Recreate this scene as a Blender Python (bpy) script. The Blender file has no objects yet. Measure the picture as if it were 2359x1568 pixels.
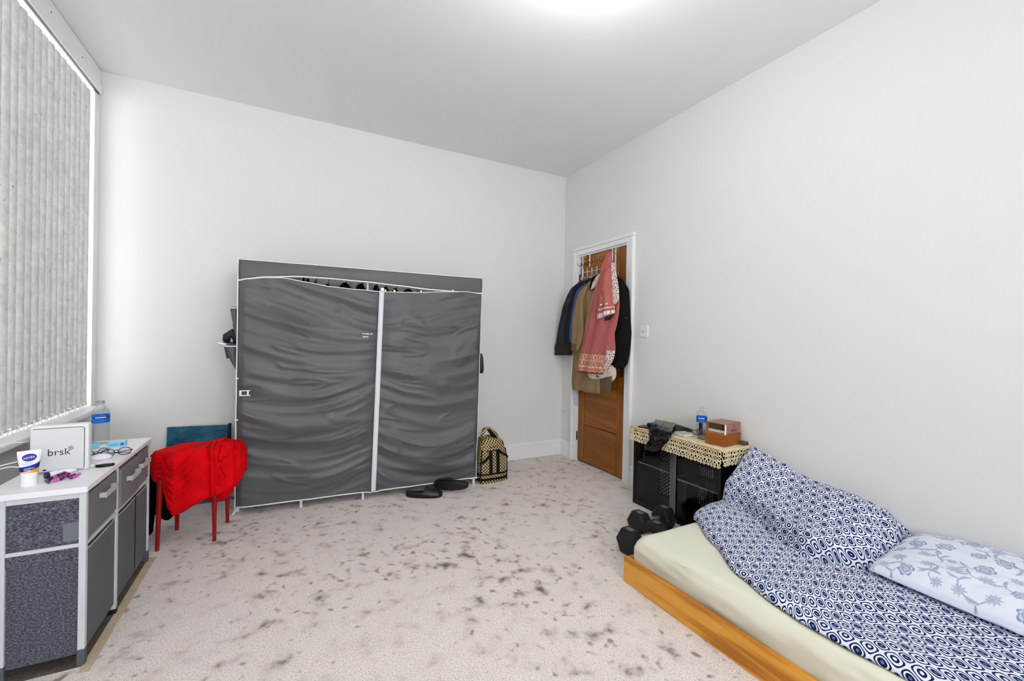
import bpy, bmesh, math, random
from mathutils import Vector, Matrix, noise
random.seed(7)
SC = bpy.context.scene
COL = SC.collection

# ---------------------------------------------------------------- camera
F_PX = 990.0748
RIGHT = Vector((0.88618456, -0.46296244, 0.01851236))
UP = Vector((-0.01390337, 0.01336602, 0.99981401))
FWD = Vector((0.46312376, 0.88627712, -0.00540802))
CAM = Vector((-2.5084, -3.6729, 1.1747))
cd = bpy.data.cameras.new('camera'); cam = bpy.data.objects.new('camera', cd); COL.objects.link(cam)
cd.sensor_fit = 'HORIZONTAL'; cd.sensor_width = 36.0; cd.lens = F_PX * 36.0 / 2359.0; cd.clip_start = 0.02
cam.matrix_world = Matrix(((RIGHT.x, UP.x, -FWD.x, CAM.x), (RIGHT.y, UP.y, -FWD.y, CAM.y),
                           (RIGHT.z, UP.z, -FWD.z, CAM.z), (0, 0, 0, 1)))
SC.camera = cam

# ---------------------------------------------------------------- world, exposure
LAMP_STRENGTH = 43.0
SKY_STRENGTH = 6.0
w = bpy.data.worlds.new('daylight'); SC.world = w; w.use_nodes = True
w.node_tree.nodes['Background'].inputs[0].default_value = (0.945, 0.975, 1.0, 1)
w.node_tree.nodes['Background'].inputs[1].default_value = SKY_STRENGTH
vs = SC.view_settings
vs.view_transform = 'Standard'; vs.look = 'None'; vs.gamma = 1.0; vs.use_curve_mapping = False
vs.exposure = 0.63
SC.cycles.max_bounces = 6; SC.cycles.diffuse_bounces = 4; SC.cycles.glossy_bounces = 2; SC.cycles.transmission_bounces = 2; SC.cycles.transparent_max_bounces = 12
SC.cycles.use_denoising = True; SC.cycles.use_light_tree = False; SC.cycles.use_adaptive_sampling = True; SC.cycles.adaptive_threshold = 0.10; SC.cycles.adaptive_min_samples = 20
SC.cycles.caustics_reflective = False; SC.cycles.caustics_refractive = False

def on(u, v, ax, val):
    """point where the line of sight through photo pixel (u, v) meets the plane ax = val"""
    d = RIGHT * ((u - 1179.5) / F_PX) - UP * ((v - 784) / F_PX) + FWD
    i = 'xyz'.index(ax)
    return CAM + d * ((val - CAM[i]) / d[i])

# ---------------------------------------------------------------- helpers
def s2l(c):
    return tuple(((x / 255) / 12.92 if x / 255 <= 0.04045 else (((x / 255) + 0.055) / 1.055) ** 2.4) for x in c)

def mat(name, rgb, rough=0.6, metal=0.0, spec=0.35, bump=None, mottle=None, sheen=0.0):
    """rgb in 0-255 sRGB. bump=(scale, strength[, distance]); mottle=(scale, amount)"""
    m = bpy.data.materials.new(name); m.use_nodes = True
    nt = m.node_tree; b = nt.nodes['Principled BSDF']
    col = s2l(rgb)
    b.inputs['Base Color'].default_value = (*col, 1)
    b.inputs['Roughness'].default_value = rough
    b.inputs['Metallic'].default_value = metal
    b.inputs['Specular IOR Level'].default_value = spec
    if sheen:
        b.inputs['Sheen Weight'].default_value = sheen
    if bump or mottle:
        tc = nt.nodes.new('ShaderNodeTexCoord')
    if mottle:
        n = nt.nodes.new('ShaderNodeTexNoise'); n.inputs['Scale'].default_value = mottle[0]; n.inputs['Detail'].default_value = 6
        nt.links.new(tc.outputs['Object'], n.inputs['Vector'])
        r = nt.nodes.new('ShaderNodeMapRange'); r.inputs[1].default_value = 0.3; r.inputs[2].default_value = 0.7
        r.inputs[3].default_value = 1 - mottle[1]; r.inputs[4].default_value = 1 + mottle[1]
        nt.links.new(n.outputs['Fac'], r.inputs[0])
        mx = nt.nodes.new('ShaderNodeVectorMath'); mx.operation = 'SCALE'; mx.inputs[0].default_value = col
        nt.links.new(r.outputs[0], mx.inputs['Scale']); nt.links.new(mx.outputs[0], b.inputs['Base Color'])
    if bump:
        n2 = nt.nodes.new('ShaderNodeTexNoise'); n2.inputs['Scale'].default_value = bump[0]; n2.inputs['Detail'].default_value = 4
        nt.links.new(tc.outputs['Object'], n2.inputs['Vector'])
        bp = nt.nodes.new('ShaderNodeBump'); bp.inputs['Strength'].default_value = bump[1]
        bp.inputs['Distance'].default_value = bump[2] if len(bump) > 2 else 0.002
        nt.links.new(n2.outputs['Fac'], bp.inputs['Height']); nt.links.new(bp.outputs[0], b.inputs['Normal'])
    return m

class N:
    """small node-building helper on a principled material"""
    def __init__(s, name, rough=0.6, spec=0.35):
        s.m = bpy.data.materials.new(name); s.m.use_nodes = True; s.nt = s.m.node_tree
        s.b = s.nt.nodes['Principled BSDF']; s.b.inputs['Roughness'].default_value = rough
        s.b.inputs['Specular IOR Level'].default_value = spec
    def n(s, t, **kw):
        x = s.nt.nodes.new('ShaderNode' + t)
        for k, v in kw.items(): setattr(x, k, v)
        return x
    def l(s, a, b): s.nt.links.new(a, b)
    def val(s, x, sock):
        if isinstance(x, (int, float)): sock.default_value = x
        else: s.l(x, sock)
    def math(s, op, a, b=0.0, c=0.0):
        x = s.n('Math', operation=op); s.val(a, x.inputs[0]); s.val(b, x.inputs[1]); s.val(c, x.inputs[2]); return x.outputs[0]
    def ramp(s, fac, stops, interp='LINEAR'):
        x = s.n('ValToRGB'); x.color_ramp.interpolation = interp
        e = x.color_ramp.elements
        while len(e) < len(stops): e.new(0.5)
        for k, (p, c) in enumerate(stops):
            e[k].position = p; e[k].color = (*s2l(c), 1)
        s.l(fac, x.inputs[0]); return x.outputs[0]
    def noise(s, vec, scale, detail=4, rough=0.5, dist=0.0):
        x = s.n('TexNoise'); x.inputs['Scale'].default_value = scale; x.inputs['Detail'].default_value = detail
        x.inputs['Roughness'].default_value = rough; x.inputs['Distortion'].default_value = dist
        s.l(vec, x.inputs['Vector']); return x.outputs['Fac']
    def mapping(s, vec, scale=(1, 1, 1), rot=(0, 0, 0), loc=(0, 0, 0)):
        x = s.n('Mapping'); x.inputs['Scale'].default_value = scale; x.inputs['Rotation'].default_value = rot
        x.inputs['Location'].default_value = loc; s.l(vec, x.inputs['Vector']); return x.outputs[0]
    def mix(s, fac, a, b):
        x = s.n('Mix', data_type='RGBA'); s.val(fac, x.inputs[0])
        for k, c in ((6, a), (7, b)):
            if isinstance(c, tuple): x.inputs[k].default_value = (*s2l(c), 1)
            else: s.l(c, x.inputs[k])
        return x.outputs[2]
    def bump(s, h, strength, dist):
        x = s.n('Bump'); x.inputs['Strength'].default_value = strength; x.inputs['Distance'].default_value = dist
        s.l(h, x.inputs['Height']); s.l(x.outputs[0], s.b.inputs['Normal'])

def plain_diffuse(m):
    nt = m.node_tree; b = nt.nodes['Principled BSDF']; d = nt.nodes.new('ShaderNodeBsdfDiffuse')
    for src, dst in (('Base Color', 'Color'), ('Normal', 'Normal')):
        if b.inputs[src].is_linked: nt.links.new(b.inputs[src].links[0].from_socket, d.inputs[dst])
        elif src == 'Base Color': d.inputs['Color'].default_value = b.inputs[src].default_value
    out = [n for n in nt.nodes if n.type == 'OUTPUT_MATERIAL'][0]; nt.links.new(d.outputs[0], out.inputs[0]); nt.nodes.remove(b)
    return m
def world_loc(o):
    v = Vector((0, 0, 0))
    while o is not None:
        v += o.location; o = o.parent
    return v

class B:
    """collects geometry, then links it as ONE mesh object"""
    def __init__(s): s.bm = bmesh.new()
    def _xf(s, vs, M):
        if M is not None: bmesh.ops.transform(s.bm, matrix=M, verts=vs)
    def box(s, lo, hi, bev=0.0, M=None, seg=2):
        lo = Vector(lo); hi = Vector(hi); t = bmesh.new()
        bmesh.ops.create_cube(t, size=1.0)
        for v in t.verts: v.co = Vector((lo[i] + (v.co[i] + 0.5) * (hi[i] - lo[i]) for i in range(3)))
        if bev > 0: bmesh.ops.bevel(t, geom=t.edges[:], offset=bev, segments=seg, affect='EDGES', profile=0.5)
        return s.merge(t, M)
    def merge(s, t, M=None):
        mp = {}
        for v in t.verts: mp[v] = s.bm.verts.new(M @ v.co if M is not None else v.co)
        for f in t.faces:
            try: s.bm.faces.new([mp[v] for v in f.verts])
            except ValueError: pass
        t.free(); return s
    def raw(s, vs, fs):
        m = [s.bm.verts.new(v) for v in vs]
        for f in fs:
            try: s.bm.faces.new([m[i] for i in f])
            except ValueError: pass
        return s
    def cyl(s, p0, p1, r0, r1=None, seg=12):
        return s.tube([p0, p1], [r0, r0 if r1 is None else r1], seg)
    def tube(s, pts, r, seg=8, closed=False, cap=True):
        pts = [Vector(p) for p in pts]; n = len(pts)
        rs = r if isinstance(r, (list, tuple)) else [r] * n
        prev = None; rings = []
        for i, p in enumerate(pts):
            if closed: d = pts[(i + 1) % n] - pts[i - 1]
            else: d = pts[min(i + 1, n - 1)] - pts[max(i - 1, 0)]
            d.normalize()
            a = prev if prev is not None else (Vector((0, 0, 1)) if abs(d.z) < 0.9 else Vector((1, 0, 0)))
            x = d.cross(a)
            if x.length < 1e-6: x = d.orthogonal()
            x.normalize(); y = x.cross(d).normalized(); prev = y
            rings.append([s.bm.verts.new(p + (x * math.cos(t) + y * math.sin(t)) * rs[i]) for t in [2 * math.pi * k / seg for k in range(seg)]])
        m = n if closed else n - 1
        for i in range(m):
            a, b = rings[i], rings[(i + 1) % n]
            for k in range(seg): s.bm.faces.new((a[k], a[(k + 1) % seg], b[(k + 1) % seg], b[k]))
        if cap and not closed:
            s.bm.faces.new(list(reversed(rings[0]))); s.bm.faces.new(rings[-1])
        return s
    def lathe(s, prof, c=(0, 0, 0), seg=24, M=None, sx=1.0, sy=1.0, closed=True):
        c = Vector(c); rings = []; t = bmesh.new()
        for r, z in prof:
            rings.append([t.verts.new((c.x + sx * r * math.cos(2 * math.pi * k / seg), c.y + sy * r * math.sin(2 * math.pi * k / seg), c.z + z)) for k in range(seg)])
        for a, b in zip(rings, rings[1:]):
            for k in range(seg): t.faces.new((a[k], a[(k + 1) % seg], b[(k + 1) % seg], b[k]))
        if closed:
            t.faces.new(list(reversed(rings[0]))); t.faces.new(rings[-1])
        return s.merge(t, M)
    def prism(s, poly, f0, f1):
        """poly: 2D outline, f0 / f1 map (a, b) to the bottom and top 3D points"""
        n = len(poly); v = [f0(a, b) for a, b in poly] + [f1(a, b) for a, b in poly]
        return s.raw(v, [tuple(range(n - 1, -1, -1)), tuple(range(n, 2 * n))] + [(i, (i + 1) % n, n + (i + 1) % n, n + i) for i in range(n)])
    def sheet(s, top, bot, nu, nv):
        """closed shell from two functions (s, t in 0..1) -> point"""
        base = []
        for f in (top, bot):
            base.append([[s.bm.verts.new(f(i / nu, j / nv)) for i in range(nu + 1)] for j in range(nv + 1)])
        A, Bt = base
        for j in range(nv):
            for i in range(nu):
                s.bm.faces.new((A[j][i], A[j][i + 1], A[j + 1][i + 1], A[j + 1][i]))
                s.bm.faces.new((Bt[j][i], Bt[j + 1][i], Bt[j + 1][i + 1], Bt[j][i + 1]))
        for i in range(nu):
            s.bm.faces.new((A[0][i + 1], A[0][i], Bt[0][i], Bt[0][i + 1])); s.bm.faces.new((A[nv][i], A[nv][i + 1], Bt[nv][i + 1], Bt[nv][i]))
        for j in range(nv):
            s.bm.faces.new((A[j][0], A[j + 1][0], Bt[j + 1][0], Bt[j][0])); s.bm.faces.new((A[j + 1][nu], A[j][nu], Bt[j][nu], Bt[j + 1][nu]))
        return s
    def build(s, name, m, parent=None, smooth=False, world=True, origin=None, angle=None):
        off = Vector((0, 0, 0))
        if parent is not None and world: off = world_loc(parent)
        if origin is not None: off = Vector(origin)
        if off.length > 0:
            for v in s.bm.verts: v.co -= off
        bmesh.ops.recalc_face_normals(s.bm, faces=s.bm.faces)
        me = bpy.data.meshes.new(name); s.bm.to_mesh(me); s.bm.free()
        o = bpy.data.objects.new(name, me); COL.objects.link(o)
        if m is not None: me.materials.append(m)
        if smooth:
            for p in me.polygons: p.use_smooth = True
            if angle is not None:
                me.set_sharp_from_angle(angle=math.radians(angle))
        if parent is not None: o.parent = parent
        elif origin is not None: o.location = origin
        return o

def tag(o, label, cat, group=None):
    o['label'] = label; o['category'] = cat
    if group: o['group'] = group
    return o
def thing(name, label, cat, loc=(0, 0, 0), rot=(0, 0, 0), group=None):
    o = bpy.data.objects.new(name, None); COL.objects.link(o); o.location = loc; o.rotation_euler = rot
    o.empty_display_size = 0.05
    return tag(o, label, cat, group)
def struct(o):
    o['kind'] = 'structure'; return o
def text(s, size, M, m, parent, name='lettering', world=True, ext=0.0002, align='CENTER', sx=1.0):
    cu = bpy.data.curves.new('tmp', 'FONT'); cu.body = s; cu.size = size; cu.align_x = align; cu.align_y = 'CENTER'; cu.extrude = ext
    cu.resolution_u = 3
    t = bpy.data.objects.new('tmp', cu); COL.objects.link(t)
    bpy.context.view_layer.update()
    me = bpy.data.meshes.new_from_object(t.evaluated_get(bpy.context.evaluated_depsgraph_get()))
    bpy.data.objects.remove(t)
    me.name = name
    L = Matrix.Translation(-world_loc(parent)) if (parent is not None and world) else Matrix.Identity(4)
    me.transform(L @ M @ Matrix.Diagonal((sx, 1, 1, 1)))
    o = bpy.data.objects.new(name, me); COL.objects.link(o); me.materials.clear(); me.materials.append(m); o.parent = parent
    return o
def frame(o, x, y):
    """matrix with origin o, text direction x and text up y"""
    x = Vector(x).normalized(); y = Vector(y); y = (y - x * y.dot(x)).normalized(); z = x.cross(y)
    return Matrix(((x.x, y.x, z.x, o[0]), (x.y, y.y, z.y, o[1]), (x.z, y.z, z.z, o[2]), (0, 0, 0, 1)))
def lerp(a, b, t): return a + (b - a) * t
def curve(tbl, x):
    """piecewise smooth interpolation of [(x, y), ...]"""
    if x <= tbl[0][0]: return tbl[0][1]
    for (x0, y0), (x1, y1) in zip(tbl, tbl[1:]):
        if x <= x1:
            t = (x - x0) / (x1 - x0); t = t * t * (3 - 2 * t) * 0.5 + t * 0.5
            return y0 + (y1 - y0) * t
    return tbl[-1][1]
def nz(x, y=0.0, z=0.0): return noise.noise(Vector((x, y, z)))
def sm(a, b, x):
    t = max(0.0, min(1.0, (x - a) / (b - a))); return t * t * (3 - 2 * t)

# ---------------------------------------------------------------- materials
def uvw(): pass
M_wall = mat('white_wall_paint', (229, 228, 226), 0.85, spec=0.15)
M_ceil = mat('white_ceiling_paint', (240, 240, 239), 0.9, spec=0.1)
M_gloss = mat('white_gloss_paint', (238, 239, 241), 0.35, spec=0.4)
M_white = mat('white_plastic', (240, 240, 242), 0.4)
M_whitefab = mat('white_piping', (236, 238, 242), 0.7, spec=0.2)
M_black = mat('black_plastic', (14, 14, 16), 0.4)
M_blackmatte = mat('black_rubber', (24, 25, 28), 0.55, spec=0.4)
M_steel = mat('white_coated_steel', (225, 228, 232), 0.35, spec=0.5)
M_darkwire = mat('dark_wire', (40, 38, 38), 0.4, 0.6)
M_chrome = mat('brushed_metal', (205, 206, 205), 0.3, 0.85)
M_navy = mat('navy_fabric', (22, 24, 40), 0.5, spec=0.4, bump=(300, 0.1))
M_red = mat('red_paint', (150, 12, 12), 0.4)

def make_carpet():
    k = N('carpet_pile', 0.95, 0.05); tc = k.n('TexCoord'); o = tc.outputs['Object']
    big = k.noise(o, 1.7, 1, 0.5)
    spots = k.noise(k.mapping(o, (1, 1, 1), (0, 0, .5)), 10.5, 2, 0.55)
    small = k.noise(k.mapping(o, (1, 1, 1), (0, 0, 1.1), (3, 7, 0)), 21.0, 1, 0.5)
    fine = k.noise(o, 170.0, 3, 0.8)
    def mask(n, wb, wf, lo, hi):
        sp = k.math('MULTIPLY_ADD', big, wb, n); sp = k.math('MULTIPLY_ADD', fine, wf, sp)
        m1 = k.n('MapRange'); m1.inputs[1].default_value = lo; m1.inputs[2].default_value = hi; m1.interpolation_type = 'SMOOTHSTEP'; k.l(sp, m1.inputs[0]); return m1.outputs[0]
    ma = mask(spots, 0.28, 0.60, 1.03, 1.23); mb = mask(small, 0.25, 0.55, 1.04, 1.18); mc = mask(spots, 0.1, 0.3, 0.66, 0.95)
    m_ = k.math('MAXIMUM', k.math('MAXIMUM', ma, k.math('MULTIPLY', mb, 0.8)), k.math('MULTIPLY', mc, 0.22))
    base = k.ramp(fine, [(0.28, (162, 146, 138)), (0.45, (238, 226, 219)), (0.60, (255, 251, 246))])
    k.l(k.mix(k.math('MULTIPLY', m_, 0.86), base, (102, 74, 58)), k.b.inputs['Base Color'])
    k.bump(fine, 0.7, 0.008)
    return k.m
M_carpet = plain_diffuse(make_carpet()); plain_diffuse(M_wall); plain_diffuse(M_ceil)

def make_wood(name, c0, c1, c2, scale, axis, rough=0.4, contrast=1.0):
    k = N(name, rough, 0.4); tc = k.n('TexCoord')
    sc = [6, 6, 6]; sc['xyz'.index(axis)] = 0.7
    v = k.mapping(tc.outputs['Object'], tuple(x * scale for x in sc), (0.02, 0.03, 0.02))
    n1 = k.noise(v, 1.0, 3, 0.5, 0.8)
    w_ = k.math('SINE', k.math('MULTIPLY', n1, 34.0))
    sc2 = [160, 160, 160]; sc2['xyz'.index(axis)] = 4
    gr = k.noise(k.mapping(tc.outputs['Object'], tuple(sc2)), 1.0, 3, 0.6)
    f = k.math('ADD', k.math('MULTIPLY', w_, 0.22 * contrast), k.math('ADD', k.math('MULTIPLY', gr, 0.35), 0.33))
    k.l(k.ramp(f, [(0.22, c0), (0.5, c1), (0.8, c2)]), k.b.inputs['Base Color'])
    k.bump(gr, 0.12, 0.001)
    return k.m
M_door = make_wood('varnished_door_wood', (104, 56, 12), (146, 86, 24), (172, 108, 38), 0.8, 'z', 0.4, 0.5)
M_doorp = make_wood('varnished_panel_wood', (104, 56, 12), (150, 88, 24), (178, 112, 40), 0.6, 'y', 0.4, 0.5)
M_pine = make_wood('orange_pine', (170, 100, 24), (216, 146, 44), (234, 172, 70), 0.8, 'y', 0.4, 1.0)

def glass(name, tint=(240, 246, 248), refl=0.10, alpha=1.0, rough=0.03, k=0.55):
    m = bpy.data.materials.new(name); m.use_nodes = True; nt = m.node_tree
    for n in list(nt.nodes):
        if n.type != 'OUTPUT_MATERIAL': nt.nodes.remove(n)
    out = [n for n in nt.nodes if n.type == 'OUTPUT_MATERIAL'][0]
    t = nt.nodes.new('ShaderNodeBsdfTransparent'); t.inputs[0].default_value = (*s2l(tint), 1)
    g = nt.nodes.new('ShaderNodeBsdfGlossy'); g.inputs['Roughness'].default_value = rough
    fr = nt.nodes.new('ShaderNodeLayerWeight'); fr.inputs[0].default_value = 0.35
    a = nt.nodes.new('ShaderNodeMath'); a.operation = 'MULTIPLY_ADD'; a.inputs[1].default_value = k; a.inputs[2].default_value = refl
    mx = nt.nodes.new('ShaderNodeMixShader')
    nt.links.new(fr.outputs['Facing'], a.inputs[0]); nt.links.new(a.outputs[0], mx.inputs[0])
    nt.links.new(t.outputs[0], mx.inputs[1]); nt.links.new(g.outputs[0], mx.inputs[2]); nt.links.new(mx.outputs[0], out.inputs[0])
    return m
M_glass = glass('clear_glass', (245, 245, 246), refl=0.03)
M_cabglass = glass('smoked_glass', (226, 230, 230), refl=0.012, k=0.10)
M_bottle = glass('clear_bottle_plastic', (249, 251, 252), refl=0.03, rough=0.08, k=0.22)
M_shelfglass = glass('glass_shelf', (170, 180, 178), refl=0.10, k=0.2)
def emit(name, rgb, strength):
    m = bpy.data.materials.new(name); m.use_nodes = True; b = m.node_tree.nodes['Principled BSDF']
    b.inputs['Base Color'].default_value = (0.9, 0.9, 0.9, 1)
    b.inputs['Emission Color'].default_value = (*rgb, 1); b.inputs['Emission Strength'].default_value = strength
    return m

# ---------------------------------------------------------------- room shell
W = 3.595; H = 2.831; YR = -4.9; TH = 0.15
struct(B().box((-W - 0.4, YR - TH, -0.12), (TH, TH, 0)).build('floor', M_carpet))
struct(B().box((-W - 0.4, YR - TH, H), (TH, TH, H + 0.12)).build('ceiling', M_ceil))
struct(B().box((-W - TH, 0, 0), (TH, TH, H)).build('wall_back', M_wall))
b = B()          # rear wall, with an unseen window opening added for frontal fill light
RX0, RX1, RZ0, RZ1 = -3.3, -0.95, 0.75, 2.55
b.box((-W - TH, YR - TH, 0), (RX0, YR, H)); b.box((RX1, YR - TH, 0), (TH, YR, H)); b.box((RX0, YR - TH, 0), (RX1, YR, RZ0)); b.box((RX0, YR - TH, RZ1), (RX1, YR, H))
struct(b.build('wall_rear', M_wall))
DY0, DY1, DH = -0.275, -0.938, 1.985      # door opening
b = B()
b.box((0, DY0, 0), (TH, 0, H)); b.box((0, YR, 0), (TH, DY1, H)); b.box((0, DY1, DH), (TH, DY0, H))
b.box((TH - 0.02, DY1, 0), (TH, DY0, DH))
struct(b.build('wall_right', M_wall))
WY0, WY1, WZ0, WZ1 = -0.085, -2.35, 0.70, 2.735   # window opening
b = B()
b.box((-W - TH, WY0, 0), (-W, 0, H)); b.box((-W - TH, YR, 0), (-W, WY1, H))
b.box((-W - TH, WY1, 0), (-W, WY0, WZ0)); b.box((-W - TH, WY1, WZ1), (-W, WY0, H))
struct(b.build('wall_left', M_wall))

# baseboards with a moulded top
def baseboard(name, p, q, nrm):
    p = Vector(p); q = Vector(q); nrm = Vector(nrm)
    prof = [(0.0, 0.0), (0.018, 0.0), (0.018, 0.118), (0.0145, 0.121), (0.0145, 0.126), (0.017, 0.131), (0.012, 0.146), (0.006, 0.152), (0.0, 0.153)]
    b = B(); b.prism(prof, lambda a, z: p + nrm * a + Vector((0, 0, z)), lambda a, z: q + nrm * a + Vector((0, 0, z)))
    return struct(b.build(name, M_gloss))
baseboard('baseboard_back', (-W, 0, 0), (0, 0, 0), (0, -1, 0))
baseboard('baseboard_right', (0, 0, 0), (0, DY0 + 0.078, 0), (-1, 0, 0))
baseboard('baseboard_right', (0, DY1 - 0.078, 0), (0, YR, 0), (-1, 0, 0))
baseboard('baseboard_left', (-W, YR, 0), (-W, 0, 0), (1, 0, 0))

# bare floor edge left by the carpet along the sideboard
struct(B().box((-3.36, -1.66, 0.0), (-3.13, -0.86, 0.0015)).build('trim_4', mat('dark_underlay', (96, 88, 80), 0.9, mottle=(60, 0.3))))
struct(B().box((-3.13, -1.70, 0.0), (-3.098, -0.84, 0.003), 0.001).build('trim_3', mat('tan_carpet_edge', (196, 180, 152), 0.9, bump=(200, 0.4), mottle=(30, 0.12))))
# door frame
b = B()
for y0, y1 in ((DY0, DY0 + 0.078), (DY1 - 0.078, DY1)):
    b.box((-0.022, y0, 0), (0, y1, DH + 0.003), 0.003)
b.box((-0.0222, DY1 - 0.050, DH + 0.004), (0, DY0 + 0.050, DH + 0.0448), 0.002)
for y0, y1 in ((DY0 + 0.05, DY0 + 0.084), (DY1 - 0.084, DY1 - 0.05)):
    b.box((-0.032, y0, 0), (0, y1, DH + 0.0445), 0.004)
b.box((-0.0325, DY1 - 0.0845, DH + 0.045), (0, DY0 + 0.0845, DH + 0.076), 0.004)
for y0, y1 in ((DY0 - 0.004, DY0 + 0.01), (DY1 - 0.01, DY1 + 0.004)):
    b.box((-0.004, y0, 0), (0.12, y1, DH))
b.box((-0.004, DY1, DH - 0.012), (0.12, DY0, DH + 0.01))
struct(b.build('trim_1', M_gloss))

# the door leaf
door = bpy.data.objects.new('door_1', None); COL.objects.link(door); door.location = (0.02, -0.6, 0); struct(door)
door['label'] = 'stained wooden door with two lower panels in white frame'
yA, yB = DY0 - 0.006, DY1 + 0.006
B().box((0.004, yA - 0.088, 0.012), (0.044, yA, DH - 0.016), 0.0015).build('stile', M_door, door)
B().box((0.004, yB, 0.012), (0.044, yB + 0.104, DH - 0.016), 0.0015).build('stile', M_door, door)
y0p, y1p = yB + 0.109, yA - 0.093
for z0, z1 in ((0.014, 0.360), (0.368, 1.20), (1.206, DH - 0.016)):
    B().box((0.006, y0p, z0), (0.040, y1p, z1), 0.002).build('panel', M_doorp, door)
B().box((0.020, y0p - 0.004, 0.014), (0.042, y1p + 0.004, DH - 0.02)).build('groove_shade', M_black, door)  # black layer that paints the shade in the grooves between panels
for z in (0.2, 1.72):
    b = B(); b.box((-0.006, DY0 - 0.004, z), (0.004, DY0 + 0.012, z + 0.085), 0.001)
    b.cyl((-0.006, DY0 - 0.002, z), (-0.006, DY0 - 0.002, z + 0.085), 0.006)
    b.build('hinge', M_blackmatte, door)

# light switch
sw = thing('light_switch', 'white square rocker light switch on wall right of door', 'switch', (0, -1.138, 1.247))
B().box((-0.009, -1.181, 1.203), (0, -1.095, 1.291), 0.003).build('switch_plate', M_white, sw)
B().box((-0.0135, -1.146, 1.236), (-0.007, -1.130, 1.260), 0.002).build('rocker', mat('switch_grey', (190, 192, 194), 0.4), sw)
for dy in (-1.172, -1.104):
    B().cyl((-0.0095, dy, 1.247), (-0.006, dy, 1.247), 0.003, seg=8).build('screw', M_chrome, sw)

# ---------------------------------------------------------------- window, sill, pelmet and blind
win = bpy.data.objects.new('window_1', None); COL.objects.link(win); win.location = (-W - 0.1, -1.2, WZ0); struct(win)
xg = -W - 0.115
b = B()
b.box((xg - 0.03, WY0 - 0.05, WZ0), (xg + 0.03, WY0, WZ1), 0.004); b.box((xg - 0.03, WY1, WZ0), (xg + 0.03, WY1 + 0.05, WZ1), 0.004)
b.box((xg - 0.03, WY1, WZ0), (xg + 0.03, WY0, WZ0 + 0.05), 0.004); b.box((xg - 0.03, WY1, WZ1 - 0.02), (xg + 0.03, WY0, WZ1), 0.004)
for y in (-0.85, -1.6): b.box((xg - 0.03, y - 0.03, WZ0), (xg + 0.03, y + 0.03, WZ1), 0.004)
b.box((xg - 0.025, WY1, 2.0), (xg + 0.025, WY0, 2.05), 0.004)
b.build('window_frame', M_gloss, win)
for y0, y1 in ((-0.82, -0.15), (-1.57, -0.88), (-2.30, -1.63)):
    for z0, z1 in ((WZ0 + 0.05, 2.0), (2.05, WZ1 - 0.02)):
        B().box((xg - 0.003, y0, z0), (xg + 0.003, y1, z1)).build('pane', M_glass, win)
b = B()
b.box((-W - 0.08, WY1 - 0.03, WZ0 - 0.028), (-3.515, -0.10, WZ0 + 0.006), 0.01, seg=3)
b.build('window_sill', M_gloss, win)
B().box((-W, WY0, WZ0), (-W + 0.006, -0.004, 2.66), 0.002).build('side_casing', M_gloss, win)

fill_win = bpy.data.objects.new('added_fill_window', None); COL.objects.link(fill_win); fill_win.location = (-1.85, YR - 0.1, RZ0); struct(fill_win)  # unseen window added so sky light fills the room evenly
yg = YR - 0.1; b = B()
for x in (RX0, (RX0 * 2 + RX1) / 3 - 0.02, (RX0 + RX1 * 2) / 3 - 0.02, RX1 - 0.04): b.box((x, yg - 0.03, RZ0), (x + 0.04, yg + 0.03, RZ1), 0.004)
for z in (RZ0, RZ1 - 0.04): b.box((RX0, yg - 0.03, z), (RX1, yg + 0.03, z + 0.04), 0.004)
b.build('window_frame', M_gloss, fill_win)
for q in range(3):
    B().box((RX0 + 0.04 + q * (RX1 - RX0 - 0.04) / 3, yg - 0.003, RZ0 + 0.04), (RX0 + (q + 1) * (RX1 - RX0 - 0.04) / 3, yg + 0.003, RZ1 - 0.04)).build('pane', M_glass, fill_win)
B().box((RX0 - 0.03, yg + 0.02, RZ0 - 0.03), (RX1 + 0.03, YR + 0.05, RZ0), 0.008).build('window_sill', M_gloss, fill_win)

pel = bpy.data.objects.new('trim_2', None); COL.objects.link(pel); pel.location = (-W, -1.2, 2.7); struct(pel)
pel['label'] = 'white pelmet board running above the vertical blind'
B().box((-W, WY1 - 0.05, 2.674), (-W + 0.020, -0.012, 2.738), 0.004).build('pelmet_board', M_gloss, pel)
B().box((-W, WY1 - 0.05, 2.741), (-W + 0.012, -0.006, 2.826), 0.003).build('upper_board', M_gloss, pel)
B().box((-W, WY1, 2.6705), (-W + 0.012, -0.03, 2.674)).build('shadow_strip', mat('gap_shade', (104, 100, 96), 0.9), pel)  # dark strip coloured as the shade in the gap below the board
for u, v in ((118, 28), (190, 132)):
    p = on(u, v, 'x', -W + 0.0125)
    B().cyl(p, p + Vector((0.001, 0, 0)), 0.004, seg=8).build('nail_head', M_blackmatte, pel)

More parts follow.
